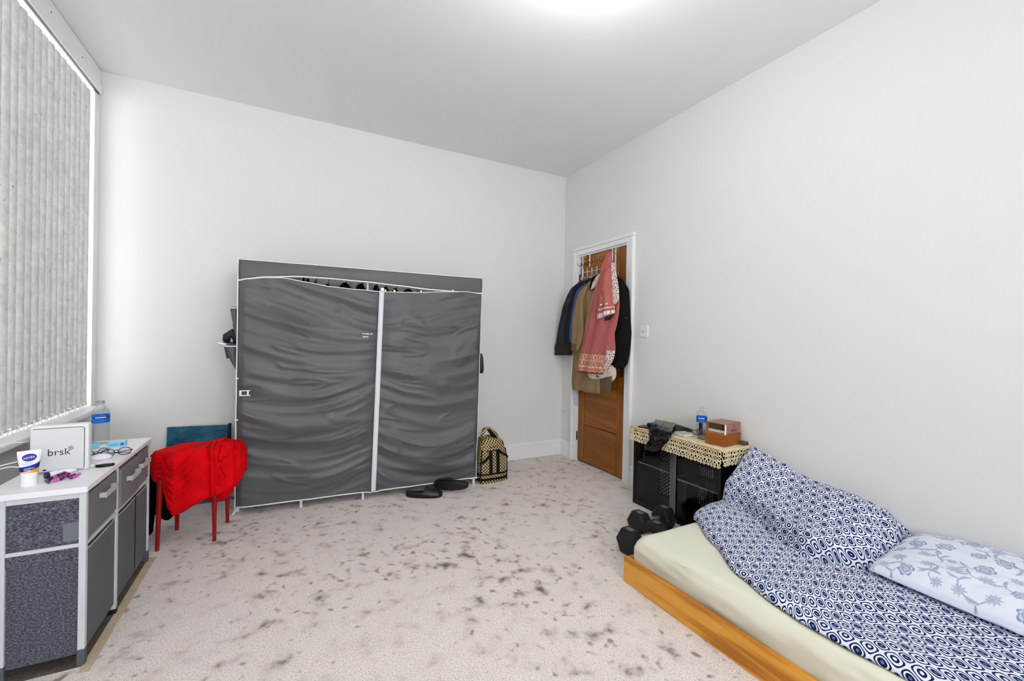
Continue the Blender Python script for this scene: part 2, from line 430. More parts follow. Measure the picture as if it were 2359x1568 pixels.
def make_blind():
    k = N('blind_fabric', 0.9, 0.05); tc = k.n('NewGeometry'); o = tc.outputs['Position']
    a = k.noise(o, 26, 4, 0.65)
    base = k.ramp(a, [(0.3, (208, 207, 204)), (0.5, (228, 227, 225)), (0.7, (242, 241, 238))])
    # short dark fibres pressed into the fabric
    d = k.noise(k.mapping(o, (1, 26, 9)), 1.0, 2, 0.5, 1.6)
    line = k.math('LESS_THAN', k.math('ABSOLUTE', k.math('SUBTRACT', d, 0.5)), 0.012)
    spot = k.math('GREATER_THAN', k.noise(o, 17, 2, 0.5), 0.64)
    f = k.math('MULTIPLY', k.math('MULTIPLY', line, spot), 0.75)
    k.l(k.mix(f, base, (92, 88, 80)), k.b.inputs['Base Color'])
    tr = k.n('BsdfTranslucent'); tr.inputs[0].default_value = (*s2l((228, 227, 222)), 1)
    mx = k.n('MixShader'); mx.inputs[0].default_value = 0.14
    out = [n for n in k.nt.nodes if n.type == 'OUTPUT_MATERIAL'][0]
    k.l(k.b.outputs[0], mx.inputs[1]); k.l(tr.outputs[0], mx.inputs[2]); k.l(mx.outputs[0], out.inputs[0])
    return k.m
M_blind = make_blind()
blind = thing('vertical_blind', 'grey flecked vertical fabric blind covering the tall window', 'blind', (-W + 0.02, -1.2, 0.72))
B().box((-W - 0.045, WY1 + 0.02, 2.70), (-W - 0.008, WY0 - 0.01, 2.73), 0.003).build('headrail', M_white, blind)
PITCH = 0.0655; slat_me = None; chain_me = None; hook_me = None
x_s = -W - 0.014
ys = []
y = -0.169
while y > WY1 + 0.02:
    ys.append(y); y -= PITCH
for i, y in enumerate(ys):
    if slat_me is None:
        b = B()
        hw = 0.041
        def slat(s, t, dx):
            a = (s - 0.5) * 2
            return Vector((dx + 0.010 * (1 - a * a) + 0.012 * a, a * hw, t * 1.908))
        b.sheet(lambda s, t: slat(s, t, 0.0), lambda s, t: slat(s, t, -0.0012), 8, 1)
        o = b.build('slat', M_blind, blind, smooth=True, world=False, angle=40); slat_me = o.data
        b = B(); b.box((-0.006, -0.036, -0.012), (0.016, 0.036, 0.003), 0.003)
        o2 = b.build('weight_pocket', M_blind, blind, world=False)
        b = B(); pts = [Vector((0.014, -0.034 + 0.07 * q / 10 - 0.036, -0.002 - 0.026 * math.sin(math.pi * q / 10))) for q in range(11)]
        b.tube(pts, 0.0024, 5)
        for s_ in (-1, 1): b.box((0.006, s_ * 0.035 - 0.036 - 0.004, -0.012), (0.02, s_ * 0.035 - 0.036 + 0.004, 0.004), 0.001)
        o3 = b.build('chain', M_white, blind, world=False)
        trio = (o, o2, o3)
    else:
        trio = []
        for src in first:
            c = src.copy(); COL.objects.link(c); c.parent = blind; trio.append(c)
    if i == 0: first = trio
    for c in trio:
        c.location = Vector((x_s + (0.002 if i % 2 else 0), y, 0.73)) - blind.location

# ---------------------------------------------------------------- ceiling lamp (just above the frame)
LP = Vector((-1.46, -2.30, 2.635))
lamp = thing('ceiling_lamp', 'round white opal ceiling lamp in the middle of the ceiling', 'lamp', (LP.x, LP.y, H))
B().lathe([(0.055, H - LP.z), (0.055, H - LP.z - 0.012), (0.03, H - LP.z - 0.03), (0.03, 0.06)], LP, 24).build('ceiling_rose', M_white, lamp, True, angle=40)
B().lathe([(0.004, -0.075)] + [(0.085 * math.sin(a), -0.075 * math.cos(a)) for a in [math.pi * q / 12 for q in range(1, 12)]] + [(0.004, 0.075)], LP, 24).build('opal_globe', emit('lit_opal_glass', (1.0, 0.972, 0.94), LAMP_STRENGTH), lamp, True)

# ================================================================ fabric wardrobe
P0 = Vector((-2.79, -0.42, 0)); ex = Vector((1.625, -0.085, 0)).normalized(); ey = Vector((0.085, 1.625, 0)).normalized()
WH = 1.648; WD = 0.375
def WP(s, d, z):
    return P0 + ex * (s * lerp(0.985, 1.0, z / WH) + (0.004 if s > 0.8 else 0)) + ey * d + Vector((0, 0, z))
M_cover = mat('grey_nonwoven_cover', (84, 85, 88), 0.45, spec=0.5, bump=(900, 0.15, 0.0006), mottle=(3, 0.05))
M_zip = mat('white_zip_tape', (226, 228, 234), 0.7, spec=0.2, bump=(260, 0.4, 0.001))
ward = thing('fabric_wardrobe', 'large grey fabric wardrobe with white piping and sagging front panels', 'wardrobe', P0)
SR = 1.652
b = B()
for s in (0.012, 0.385, 0.79, 1.22, SR - 0.012):
    b.cyl(WP(s, WD - 0.012, 0.02), WP(s, WD - 0.012, WH - 0.02), 0.008, seg=8)
for s in (0.012, 0.79, SR - 0.012):
    b.cyl(WP(s, 0.022, 0.02), WP(s, 0.022, WH - 0.015), 0.008, seg=8)
for z in (0.055, 0.85, WH - 0.02):
    for d in (0.022, WD - 0.012):
        if z == 0.85 and d < 0.1: continue
        b.cyl(WP(0.012, d, z), WP(SR - 0.012, d, z), 0.008, seg=8)
    for s in (0.012, 0.79, SR - 0.012): b.cyl(WP(s, 0.022, z), WP(s, WD - 0.012, z), 0.008, seg=8)
b.build('frame', M_steel, ward, True, angle=40)
B().cyl(WP(0.012, 0.19, 1.60), WP(SR - 0.012, 0.19, 1.60), 0.008, seg=8).build('hanging_rail', M_steel, ward, True, angle=40)
for s in (0.385, 0.79, SR - 0.014):
    b = B(); b.cyl(WP(s, 0.004, 0.0), WP(s, 0.004, 0.05), 0.0095, seg=10)
    b.box((-0.03, -0.008, 0.046), (0.03, 0.012, 0.058), 0.003, M=frame(WP(s, 0.004, 0), ex, ey))
    b.build('foot', M_steel, ward)
for s, d in ((0.012, 0.02), (0.012, WD - 0.012), (0.79, WD - 0.012), (SR - 0.014, WD - 0.012)):
    B().cyl(WP(s - 0.03 * (s < 0.1) * (d < .1), d, 0.0), WP(s, d, 0.06), 0.009, seg=10).build('foot', M_steel, ward)

val_low = [(0, 1.512), (0.05, 1.526), (0.15, 1.545), (0.348, 1.562), (0.55, 1.563), (0.795, 1.556), (1.0, 1.545), (1.233, 1.532), (1.45, 1.529), (1.654, 1.527)]
top_l = [(0, 1.508), (0.05, 1.522), (0.15, 1.539), (0.258, 1.544), (0.375, 1.527), (0.538, 1.506), (0.7, 1.498), (0.86, 1.492)]
top_r = [(0.86, 1.492), (1.0, 1.497), (1.138, 1.502), (1.35, 1.521), (1.512, 1.532), (1.654, 1.523)]
def zip_s(z): return lerp(0.853, 0.878, z / 1.5)
def bot_z(s): return 0.058 - 0.014 * math.exp(-((s - 0.855) / 0.05) ** 2)
def fold(s, z, left):
    zs = zip_s(z); w_ = zs if left else SR - zs
    a = s / zs if left else (SR - s) / w_          # 0 at outer edge, 1 at zip
    hi = sm(0.75, 1.35, z); lo = 1 - hi
    q = z + hi * (0.30 if left else 0.16) * a * (1 if left else 1) + lo * 0.16 * 4 * a * (1 - a) * 0.6 - lo * 0.05 * a
    sd = 3.1 if left else 9.7
    e1 = 0.55 + 0.45 * nz(a * 2.2 + sd, q * 2.0, 4)
    r = 0.0
    for fq, am in ((4.2, 0.046), (9.0, 0.040), (18.0, 0.011)):
        n = nz(q * fq + sd, a * 1.1 + fq, sd)
        n = (1 - abs(n) * 2.0) * 0.6 + n * 0.4
        r += am * n * e1
    # crisp short creases
    cr = nz(q * 13 + 0.8 * nz(a * 3, q * 3, 1), a * 1.6 + sd, 7)
    r += 0.008 * max(0.0, 1 - abs(cr) * 9) * sm(0.05, 0.35, nz(a * 4 + sd, z * 4, 2) + 0.1)
    # gathers at the zip
    g = math.exp(-(1 - a) * w_ / 0.055)
    r += 0.011 * g * nz(z * 36 + sd, 0.3, sd)
    bulge = 0.018 * math.sin(math.pi * min(1, max(0, a))) * sm(0.05, 0.5, z) * sm(1.55, 1.2, z)
    edge = sm(0.0, 0.05, a)
    r *= 0.4 + 0.6 * sm(0.0, 0.10, 1 - a)
    return (r + bulge) * (0.25 + 0.75 * edge) * lerp(0.75, 1.0, sm(0.0, 0.12, z - 0.05)) + 0.004
def panel_pt(left):
    def f(a, t, th):
        z1 = None
        z = 0.8
        for _ in range(2):
            zs = zip_s(z)
            s = lerp(0.004, zs - 0.012, a) if left else lerp(zs + 0.012, SR - 0.002, a)
            z = lerp(bot_z(s), curve(top_l if left else top_r, s), t)
        return WP(s, -fold(s, z, left) * 1.0 + th, z)
    return f
for left in (True, False):
    f = panel_pt(left)
    b = B(); b.sheet(lambda s, t: f(s, t, 0), lambda s, t: f(s, t, 0.0015), 110, 170)
    pn = b.build('front_panel', M_cover, ward, True)
    # rolled white edge along the top of the panel
    B().tube([f(q / 60, 1.0, -0.001) for q in range(61)], 0.0032, 6).build('piping', M_whitefab, ward, True)
    B().tube([f(q / 60, 0.0, -0.001) for q in range(61)], 0.0045, 6).build('piping', M_whitefab, ward, True)
b = B()
def zf(s, t, th):
    z = lerp(0.052, 1.50, t); return WP(zip_s(z) + (s - 0.5) * 0.034, -0.030 + th - 0.003 * nz(z * 20, 1), z)
b.sheet(lambda s, t: zf(s, t, 0), lambda s, t: zf(s, t, 0.002), 2, 60)
zp = b.build('zip', M_zip, ward, True)
b = B()
for k in range(120):
    z = 0.07 + k * 0.01183
    b.box((-0.003, -0.001, -0.0022), (0.003, 0.001, 0.0022), M=frame(WP(zip_s(z), -0.0325, z), ex, ey))
b.build('zip_teeth', M_white, zp)
b = B(); b.box((-0.012, -0.004, -0.012), (0.012, 0.004, 0.014), 0.003, M=frame(WP(0.882, -0.036, 1.505), ex, ey)); b.build('zip_slider', M_white, zp)
# valance above the panels
def vl(a, t, th):
    s = lerp(0.0, SR, a); z = lerp(curve(val_low, s), WH + 0.0, t)
    return WP(s, -0.006 - 0.006 * math.sin(math.pi * t) + 0.004 * nz(s * 4, z * 6, 3) + th, z)
B().sheet(lambda s, t: vl(s, t, 0), lambda s, t: vl(s, t, 0.0015), 80, 8).build('valance', M_cover, ward, True)
B().tube([vl(q / 80, 0, -0.001) for q in range(81)], 0.0052, 6).build('piping', M_whitefab, ward, True)
B().tube([vl(q / 80, 1, 0.0) for q in range(81)], 0.0035, 6).build('piping', M_whitefab, ward, True)
# roof, sides
def rf(s, t, th): return WP(lerp(0, SR, s), lerp(-0.004, WD, t), WH + 0.012 * nz(s * 5, t * 2, 8) * math.sin(math.pi * t) - 0.006 * math.sin(math.pi * t) + th)
B().sheet(lambda s, t: rf(s, t, 0.001), lambda s, t: rf(s, t, -0.001), 40, 8).build('roof_cover', M_cover, ward, True)
for sd in (0, 1):
    def side(a, t, th):
        z = lerp(0.05, WH, t); d = lerp(-0.002, WD, a)
        bulge = (0.012 + 0.012 * nz(a * 3 + sd * 5, z * 4, 2)) * math.sin(math.pi * a)
        return WP((-bulge if sd == 0 else SR + bulge * 0.6) + th, d, z)
    B().sheet(lambda s, t: side(s, t, 0.0), lambda s, t: side(s, t, 0.0015), 14, 60).build('side_panel', M_cover, ward, True)
    sx = -0.003 if sd == 0 else SR + 0.002
    B().tube([WP(sx + 0.003 * nz(z_ * 0.3, sd), -0.006, 0.05 + (WH - 0.05) * z_ / 40) for z_ in range(41)], 0.0042 if sd == 0 else 0.003, 6).build('piping', M_whitefab, ward, True)
B().tube([WP(0.0, lerp(0, WD, q / 10), WH) for q in range(11)], 0.0035, 6).build('piping', M_whitefab, ward, True)
# side pockets
def pocket(ztop, zbot, flare, d0, d1):
    def outer(a, t, th):
        z = lerp(zbot, ztop + 0.012 * math.sin(a * 7), t); d = lerp(d0, d1, a)
        fl = flare * (t ** 0.8) * (0.55 + 0.45 * math.sin(math.pi * min(1, a * 1.2 + 0.1))) + 0.006 * nz(a * 9, t * 4)
        return WP(-0.010 - fl * (1 if th == 0 else 0.0), d, z)
    b = B(); b.sheet(lambda s, t: outer(s, t, 0), lambda s, t: outer(s, t, 1), 16, 12)
    pk = b.build('side_pocket', M_cover, ward, True)
    pts = [outer(q / 16, 1, 0) for q in range(17)]
    pts = [WP(-0.006, d0, ztop)] + pts
    B().tube(pts, 0.0042, 6).build('pocket_edge', M_whitefab, pk, True)
pocket(1.335, 1.14, 0.05, 0.012, 0.34)
pocket(1.09, 0.94, 0.085, 0.012, 0.34)
# white buckle on the left edge
b = B(); Mx = frame(WP(0.05, -0.052, 0.795), ex, (0, 0, 1))
for lo, hi in (((-0.03, 0.012, 0), (0.03, 0.018, 0.006)), ((-0.03, -0.018, 0), (0.03, -0.012, 0.006)), ((-0.03, -0.018, 0), (-0.018, 0.018, 0.006)), ((0.012, -0.018, 0), (0.022, 0.018, 0.006))):
    b.box(lo, hi, 0.0015, M=Mx)
b.build('buckle', M_white, ward)
for z in (0.885, 0.62):
    B().box((-0.010, -0.006, -0.004), (0.010, 0.006, 0.004), 0.002, M=frame(WP(0.0, -0.014, z), ex, ey)).build('cord_knot', M_whitefab, ward)
for s in (0.905, 0.97, 1.165, 1.41):
    z = curve(top_r, s) + 0.006
    B().box((-0.006, -0.005, -0.008), (0.006, 0.005, 0.010), 0.002, M=frame(WP(s, -0.012, z), ex, ey)).build('hook_tab', M_white, ward)
# small printed mark on the left panel (two short rows of white dashes)
b = B()
for z, rows in ((1.186, ((0.757, 0.764), (0.772, 0.782), (0.785, 0.800), (0.803, 0.821))), (1.165, ((0.759, 0.771), (0.774, 0.783), (0.787, 0.795)))):
    for s0, s1 in rows:
        def mk(a, t, th): 
            s = lerp(s0, s1, a); zz = z + (t - 0.5) * 0.007
            return WP(s, -fold(s, zz, True) - 0.0016 + th, zz)
        b.sheet(lambda s, t: mk(s, t, 0), lambda s, t: mk(s, t, 0.001), 2, 1)
b.build('printed_mark', M_whitefab, ward)

# clothes on the rail, seen through the gap
def rail_coat(s, colour, sx, sy, zt, label, rough=0.8):
    t = thing('hanging_garment', label, 'garment', WP(s, 0.19, 0.9))
    m = mat('garment_cloth', colour, rough, spec=0.15, bump=(200, 0.2))
    b = B(); c = WP(s, 0.19, 0)
    Mx = Matrix.Translation(c) @ Matrix.Rotation(math.atan2(ex.y, ex.x), 4, 'Z')
    b.lathe([(0.2, zt), (0.45, zt - 0.012), (0.75, zt - 0.04), (0.95, zt - 0.08), (1.0, zt - 0.16), (1.0, zt - 0.45), (0.95, 0.92)], (0, 0, 0), 20, M=Mx, sx=sx, sy=sy)
    b.build('cloth_body', m, t, True, angle=60)
    b = B(); top = WP(s, 0.19, 1.612)
    b.tube([WP(s, 0.19, zt - 0.005), WP(s, 0.19, 1.585), WP(s, 0.203, 1.598), WP(s, 0.196, 1.613), WP(s, 0.182, 1.611), WP(s, 0.178, 1.60)], 0.0018, 6)
    b.build('hanger_hook', M_darkwire, t)
for a in ((0.405, (150, 20, 30), 0.015, 0.15, 1.572, 'red garment hanging leftmost inside the wardrobe gap'),
          (0.375, (18, 18, 24), 0.013, 0.16, 1.585, 'black garment beside the red one inside the wardrobe'),
          (0.455, (96, 104, 114), 0.014, 0.15, 1.57, 'thin grey garment beside white pole inside the wardrobe'),
          (0.535, (20, 20, 22), 0.034, 0.16, 1.545, 'black sloping garment left of centre in wardrobe gap'),
          (0.655, (16, 16, 18), 0.057, 0.17, 1.562, 'broad black jacket hanging at centre of wardrobe gap'),
          (0.765, (22, 22, 26), 0.05, 0.16, 1.562, 'black hooded garment hanging just left of the zip'),
          (0.875, (36, 60, 62), 0.030, 0.16, 1.56, 'dark teal garment hanging behind the zip top'),
          (0.945, (84, 46, 20), 0.038, 0.17, 1.552, 'brown garment hanging just right of the zip'),
          (1.02, (34, 44, 40), 0.032, 0.16, 1.545, 'dark green garment right of the brown one'),
          (1.12, (34, 38, 52), 0.058, 0.16, 1.545, 'navy garment rightmost inside the wardrobe gap')):
    rail_coat(*a)
# pocket contents and the pouch on the far side
b = B(); c = WP(-0.045, 0.08, 1.145); b.tube([c + ex * -0.03 + Vector((0, 0, -0.03)), c + ex * -0.022 + Vector((0, 0, 0.005)), c + Vector((0, 0, 0.028)), c + ex * 0.022 + Vector((0, 0, 0.01)), c + ex * 0.034 + Vector((0, 0, -0.05))], [0.02, 0.024, 0.026, 0.024, 0.02], 12)
for v in b.bm.verts: v.co += Vector((nz(v.co.x * 40, v.co.y * 40, v.co.z * 40), nz(v.co.z * 40, 3, v.co.x * 40), nz(v.co.y * 40, v.co.x * 30, 9))) * 0.012
tag(b.build('rolled_cloth', M_navy, None, True, origin=c), 'dark navy rolled cloth sticking out of the lower side pocket', 'cloth')
b = B(); c = WP(-0.05, 0.14, 1.03)
b.sheet(lambda s, t: WP(-0.088 + 0.07 * s, 0.05 + 0.2 * t, 1.115 + 0.012 * nz(s * 5, t * 6) - 0.01 * s), lambda s, t: WP(-0.07 + 0.05 * s, 0.06 + 0.18 * t, 1.01), 10, 10)
tag(b.build('folded_cloth', mat('slate_cloth', (70, 84, 94), 0.8, mottle=(40, 0.2)), None, True, origin=c), 'slate grey folded cloth filling the lower side pocket', 'cloth')
c = WP(-0.085, 0.05, 1.105)
b = B(); b.box((-0.03, -0.012, -0.004), (0.02, 0.03, 0.004), 0.001, M=frame(c, ex, ey) @ Matrix.Rotation(0.2, 4, 'Y'))
tag(b.build('paper_card', M_white, None, origin=c), 'small white card poking out of the lower side pocket', 'card')
c = WP(SR + 0.02, 0.03, 0.97)
b = B(); b.lathe([(0.004, -0.085), (0.022, -0.08), (0.026, -0.05), (0.024, 0.0), (0.021, 0.04), (0.014, 0.07), (0.004, 0.078)], c, 16, sx=1.0, sy=1.8)
tag(b.build('hanging_pouch', M_blackmatte, None, True, origin=c), 'small black pouch hanging on right side of the wardrobe', 'pouch')

# ================================================================ storage sideboard by the window
DX0, DX1 = -3.343, -3.125; DYn, DYf = -1.655, -0.868; DT = 0.63
M_post = mat('pale_grey_metal_post', (205, 210, 214), 0.4, spec=0.5)
M_felt = None
k = N('dark_grey_felt', 0.95, 0.05); tc = k.n('TexCoord'); o_ = tc.outputs['Object']
nf = k.noise(k.mapping(o_, (1, 1, 1.6)), 150, 4, 0.7)
k.l(k.ramp(nf, [(0.32, (46, 48, 56)), (0.5, (84, 87, 96)), (0.68, (136, 139, 148))]), k.b.inputs['Base Color']); k.bump(nf, 0.6, 0.002)
M_felt = k.m
M_front = mat('grey_fabric_front', (98, 102, 106), 0.7, spec=0.2, bump=(700, 0.2, 0.0006), mottle=(5, 0.08))
M_draw = mat('grey_drawer_fabric', (118, 118, 122), 0.75, spec=0.2, bump=(500, 0.2, 0.0008), mottle=(6, 0.1))
M_handle = mat('silver_handle', (196, 198, 196), 0.4, 0.15, 0.5, bump=(90, 0.2))
M_topw = mat('white_laminate_top', (238, 239, 243), 0.3, spec=0.4)
desk = thing('storage_sideboard', 'grey fabric sideboard with white top and silver handles under the window', 'sideboard', (DX0 + 0.13, -1.26, 0))
B().box((DX0 - 0.046, DYn - 0.010, DT - 0.02), (DX1 + 0.006, DYf + 0.012, DT), 0.002).build('tabletop', M_topw, desk)
PW = 0.019
mid_y = (-1.336, -1.072)
for x in (DX0, DX1 - PW):
    for y in (DYn, DYf - PW):
        p = B().box((x, y, 0.055), (x + PW, y + PW, DT - 0.02), 0.001).build('post', M_post, desk)
        B().box((x - 0.0015, y - 0.0015, 0), (x + PW + 0.0015, y + PW + 0.0015, 0.058), 0.002).build('foot_cap', mat('grey_foot', (86, 90, 98), 0.6), p)
for y in mid_y[:1]:
    p = B().box((DX1 - PW, y - PW / 2, 0.02), (DX1, y + PW / 2, DT - 0.02), 0.001).build('post', M_post, desk)
    B().box((DX1 - PW - 0.001, y - PW / 2 - 0.001, 0), (DX1 + 0.001, y + PW / 2 + 0.001, 0.022), 0.002).build('foot_cap', M_blackmatte, p)
B().box((DX1 - PW, mid_y[1] - 0.004, 0.06), (DX1 - 0.004, mid_y[1] + 0.004, DT - 0.02), 0.001).build('post', M_blackmatte, desk)
RZ = 0.418
for y in (DYn, DYf - PW):
    B().box((DX0 + PW, y + 0.002, RZ), (DX1 - PW, y + PW - 0.002, RZ + 0.013), 0.001).build('side_rail', M_post, desk)
    B().box((DX0 + PW, y + 0.001, DT - 0.04), (DX1 - PW, y + PW - 0.001, DT - 0.02), 0.001).build('side_rail', M_post, desk)
B().box((DX1 - PW, DYn + PW, RZ - 0.002), (DX1 - 0.001, DYf - PW, RZ + 0.010), 0.001).build('front_rail', M_post, desk)
B().box((DX1 - PW, DYn + PW, DT - 0.032), (DX1 - 0.004, DYf - PW, DT - 0.02), 0.001).build('front_rail', M_blackmatte, desk)
# felt side panels with overlapped flaps
B().box((DX0 + PW, DYn + 0.006, RZ + 0.014), (DX1 - PW, DYn + 0.011, DT - 0.04), 0.001).build('side_panel', M_felt, desk)
B().box((DX0 + PW, DYn + 0.008, 0.04), (DX1 - PW, DYn + 0.013, RZ - 0.002), 0.001).build('side_panel', M_felt, desk)
B().box((DX0 + PW, DYn + 0.003, RZ - 0.038), (DX1 - PW, DYn + 0.0095, RZ - 0.001), 0.002).build('side_flap', M_felt, desk)
B().box((DX1 - PW - 0.042, DYn + 0.0045, RZ + 0.024), (DX1 - PW, DYn + 0.008, RZ + 0.088), 0.001).build('patch', mat('grey_patch', (112, 116, 126), 0.7), desk)
B().box((DX0 + PW, DYf - 0.012, 0.05), (DX1 - PW, DYf - 0.007, DT - 0.04)).build('side_panel', M_felt, desk)
B().box((DX0 + 0.004, DYn + PW, 0.05), (DX0 + 0.010, DYf - PW, DT - 0.03)).build('back_panel', M_felt, desk)
ysd = (DYn + PW, mid_y[0], mid_y[1], DYf - PW)
for i in range(3):
    y0, y1 = ysd[i] + (0.002 if i == 0 else 0.011), ysd[i + 1] - (0.011 if i < 2 else 0.003)
    out = (0.004, 0.012, 0.003)[i]; zb = (0.438, 0.434, 0.436)[i]
    b = B(); b.box((DX0 + 0.03, y0, zb), (DX1 - 0.004 + out, y1, DT - (0.034, 0.036, 0.035)[i]), 0.004)
    dr = b.build('drawer', M_draw, desk)
    yc = (y0 + y1) / 2 + (0.02, 0.01, -0.02)[i]; zc = (0.555, 0.535, 0.535)[i]; xf = DX1 - 0.004 + out
    b = B(); hl = 0.066
    b.tube([(xf, yc - hl, zc), (xf + 0.010, yc - hl + 0.004, zc), (xf + 0.020, yc - hl * 0.8, zc), (xf + 0.022, yc, zc), (xf + 0.020, yc + hl * 0.8, zc), (xf + 0.010, yc + hl - 0.004, zc), (xf, yc + hl, zc)], 0.001, 4)
    b.box((xf + 0.016, yc - hl, zc - 0.011), (xf + 0.020, yc + hl, zc + 0.011), 0.0015)
    for s_ in (-1, 1): b.box((xf - 0.002, yc + s_ * (hl - 0.008) - 0.006, zc - 0.009), (xf + 0.018, yc + s_ * (hl - 0.008) + 0.006, zc + 0.009), 0.001)
    b.build('handle', M_handle, dr)
    # lower bin
    b = B()
    def binf(s, t, th):
        yy = lerp(y0 - 0.004, y1 + 0.004, s); zz = lerp(0.045, RZ - 0.020 - 0.003 * math.sin(math.pi * s), t)
        return Vector((DX1 - 0.006 + 0.004 * math.sin(math.pi * s) * math.sin(math.pi * t) + 0.001 * nz(yy * 8, zz * 8) - th, yy, zz))
    b.sheet(lambda s, t: binf(s, t, 0), lambda s, t: Vector((DX0 + 0.03, lerp(y0, y1, s), lerp(0.045, RZ - 0.05, t))), 10, 12)
    bn = b.build('storage_bin', M_front, desk, True, angle=50)
    B().tube([binf(q / 10, 1, -0.0005) for q in range(11)], 0.002, 6).build('bin_edge', M_post, bn, True)

# ---------------------------------------------------------------- things on the sideboard
def at(u, v, z=DT): 
    p = on(u, v, 'z', z); return p
# router box standing on edge
rp0, rp1 = at(72, 1095), at(196, 1082)
rx = (rp1 - rp0).normalized(); rl = (rp1 - rp0).length
ry = Vector((-rx.y, rx.x, 0))
rt = thing('router_box', 'upright white broadband router with dark outline and brsk lettering', 'router', rp0)
RHt = 0.182
M_rt = mat('router_white', (228, 229, 230), 0.45); M_rtface = mat('router_face', (216, 217, 219), 0.5)
Rm = frame(rp0 + Vector((0, 0, 0.0)), rx, (0, 0, 1))     # x along front, y up, z towards camera side
B().box((-0.006, 0, -0.042), (rl + 0.010, RHt, 0.0), 0.008, M=Rm, seg=4).build('casing', M_rt, rt, True, angle=35)
B().box((0.004, 0.008, -0.001), (rl - 0.003, RHt - 0.012, 0.0018), 0.0012, M=Rm).build('front_face', M_rtface, rt)
b = B(); pts = [(0.003, RHt - 0.011), (rl - 0.008, RHt - 0.011), (rl - 0.0025, RHt - 0.016), (rl - 0.0025, 0.012), (rl - 0.008, 0.0065), (0.003, 0.0065)]
b.tube([Rm @ Vector((a, c_, 0.0014)) for a, c_ in pts], 0.0011, 5)
b.build('seam_line', mat('grey_seam', (84, 82, 82), 0.6), rt)
M_txt = mat('dark_print', (62, 62, 66), 0.6)
text('brsk', 0.036, Rm @ Matrix.Translation((rl * 0.50, RHt * 0.43, 0.0021)), M_txt, rt)
text('*', 0.040, Rm @ Matrix.Translation((rl * 0.725, RHt * 0.46, 0.0021)), M_txt, rt)
B().box((rl * 0.21, 0.012, 0.001), (rl * 0.27, 0.018, 0.0022), M=Rm).build('rating_label', M_txt, rt)

# hand cream tube standing on its cap
tp = at(67, 1117)
vdir = Vector((CAM.x - tp.x, CAM.y - tp.y, 0)).normalized(); tx = Vector((-vdir.y, vdir.x, 0))
tx = -tx if tx.dot(RIGHT) < 0 else tx
tu = thing('cream_tube', 'white and blue skin cream tube standing on its cap', 'tube', tp)
TM = frame(tp, tx, (0, 0, 1)) @ Matrix.Scale(1.27, 4)     # x right, y up, z to camera
def tube_pt(a, h):   # a angle, h 0..1 up the tube
    wx = lerp(0.0165, 0.0230, sm(0, 1, h)); wz = lerp(0.0155, 0.0012, h ** 1.3)
    return Vector((wx * math.sin(a), 0.024 + h * 0.072, wz * math.cos(a)))
b = B(); b.lathe([(0.0165, 0.0), (0.0165, 0.023), (0.015, 0.024)], (0, 0, 0), 24, M=TM @ Matrix.Rotation(-math.pi / 2, 4, 'X')); 
b.build('cap', M_white, tu, True, angle=40)
b = B(); n = 24; rings = []
for j in range(13): rings.append([b.bm.verts.new(TM @ tube_pt(2 * math.pi * k_ / n, j / 12)) for k_ in range(n)])
for j in range(12):
    for k_ in range(n): b.bm.faces.new((rings[j][k_], rings[j][(k_ + 1) % n], rings[j + 1][(k_ + 1) % n], rings[j + 1][k_]))
b.bm.faces.new(rings[0]); b.bm.faces.new(rings[-1])
b.build('tube_body', M_white, tu, True, angle=50)
def decal(name, fn, m, nu=16, nv=8, lift=1.035):
    b = B()
    def g(s, t, k_):
        a, h = fn(s, t); p = tube_pt(a, h); p.x *= k_; p.z = p.z * k_ + 0.0004 * (k_ > 1.02); return TM @ p
    b.sheet(lambda s, t: g(s, t, lift), lambda s, t: g(s, t, 1.01), nu, nv); return b.build(name, m, tu, True)
M_blue = mat('label_blue', (14, 30, 150), 0.4); M_oran = mat('label_orange', (250, 168, 20), 0.4)
decal('blue_band', lambda s, t: (lerp(-1.35, 1.35, s), lerp(0.22 + 0.13 * s * s, 0.40 + 0.16 * s * s, t)), M_blue)
decal('orange_swirl', lambda s, t: (lerp(-1.2, 1.35, s), lerp(0.18 - 0.02 * s + 0.0, 0.205 + 0.13 * max(0, s - 0.45) ** 0.8 * 2.0, t)), M_oran)
def disc(s, t):
    r = 0.85 * t; a = 2 * math.pi * s; return (0.0 + r * 0.75 * math.cos(a), 0.74 + 0.135 * t * math.sin(a))
decal('blue_disc', disc, M_blue, 28, 4)
text('NIVEA', 0.0078, TM @ Matrix.Translation((0, 0.0775, 0.0098)) @ Matrix.Rotation(0.12, 4, 'Z'), M_white, tu)
b = B()
for yy, x0, x1 in ((0.064, -0.008, 0.007), (0.060, -0.012, -0.001), (0.060, 0.001, 0.006)):
    b.box((x0, yy, 0.0112), (x1, yy + 0.0012, 0.0118), M=TM)
for yy, x0, x1 in ((0.0475, -0.010, 0.010), (0.0435, -0.010, 0.002)):
    b.box((x0, yy, 0.0138), (x1, yy + 0.0022, 0.0144), M=TM)
b.build('small_print', mat('pale_print', (170, 178, 205), 0.6), tu)

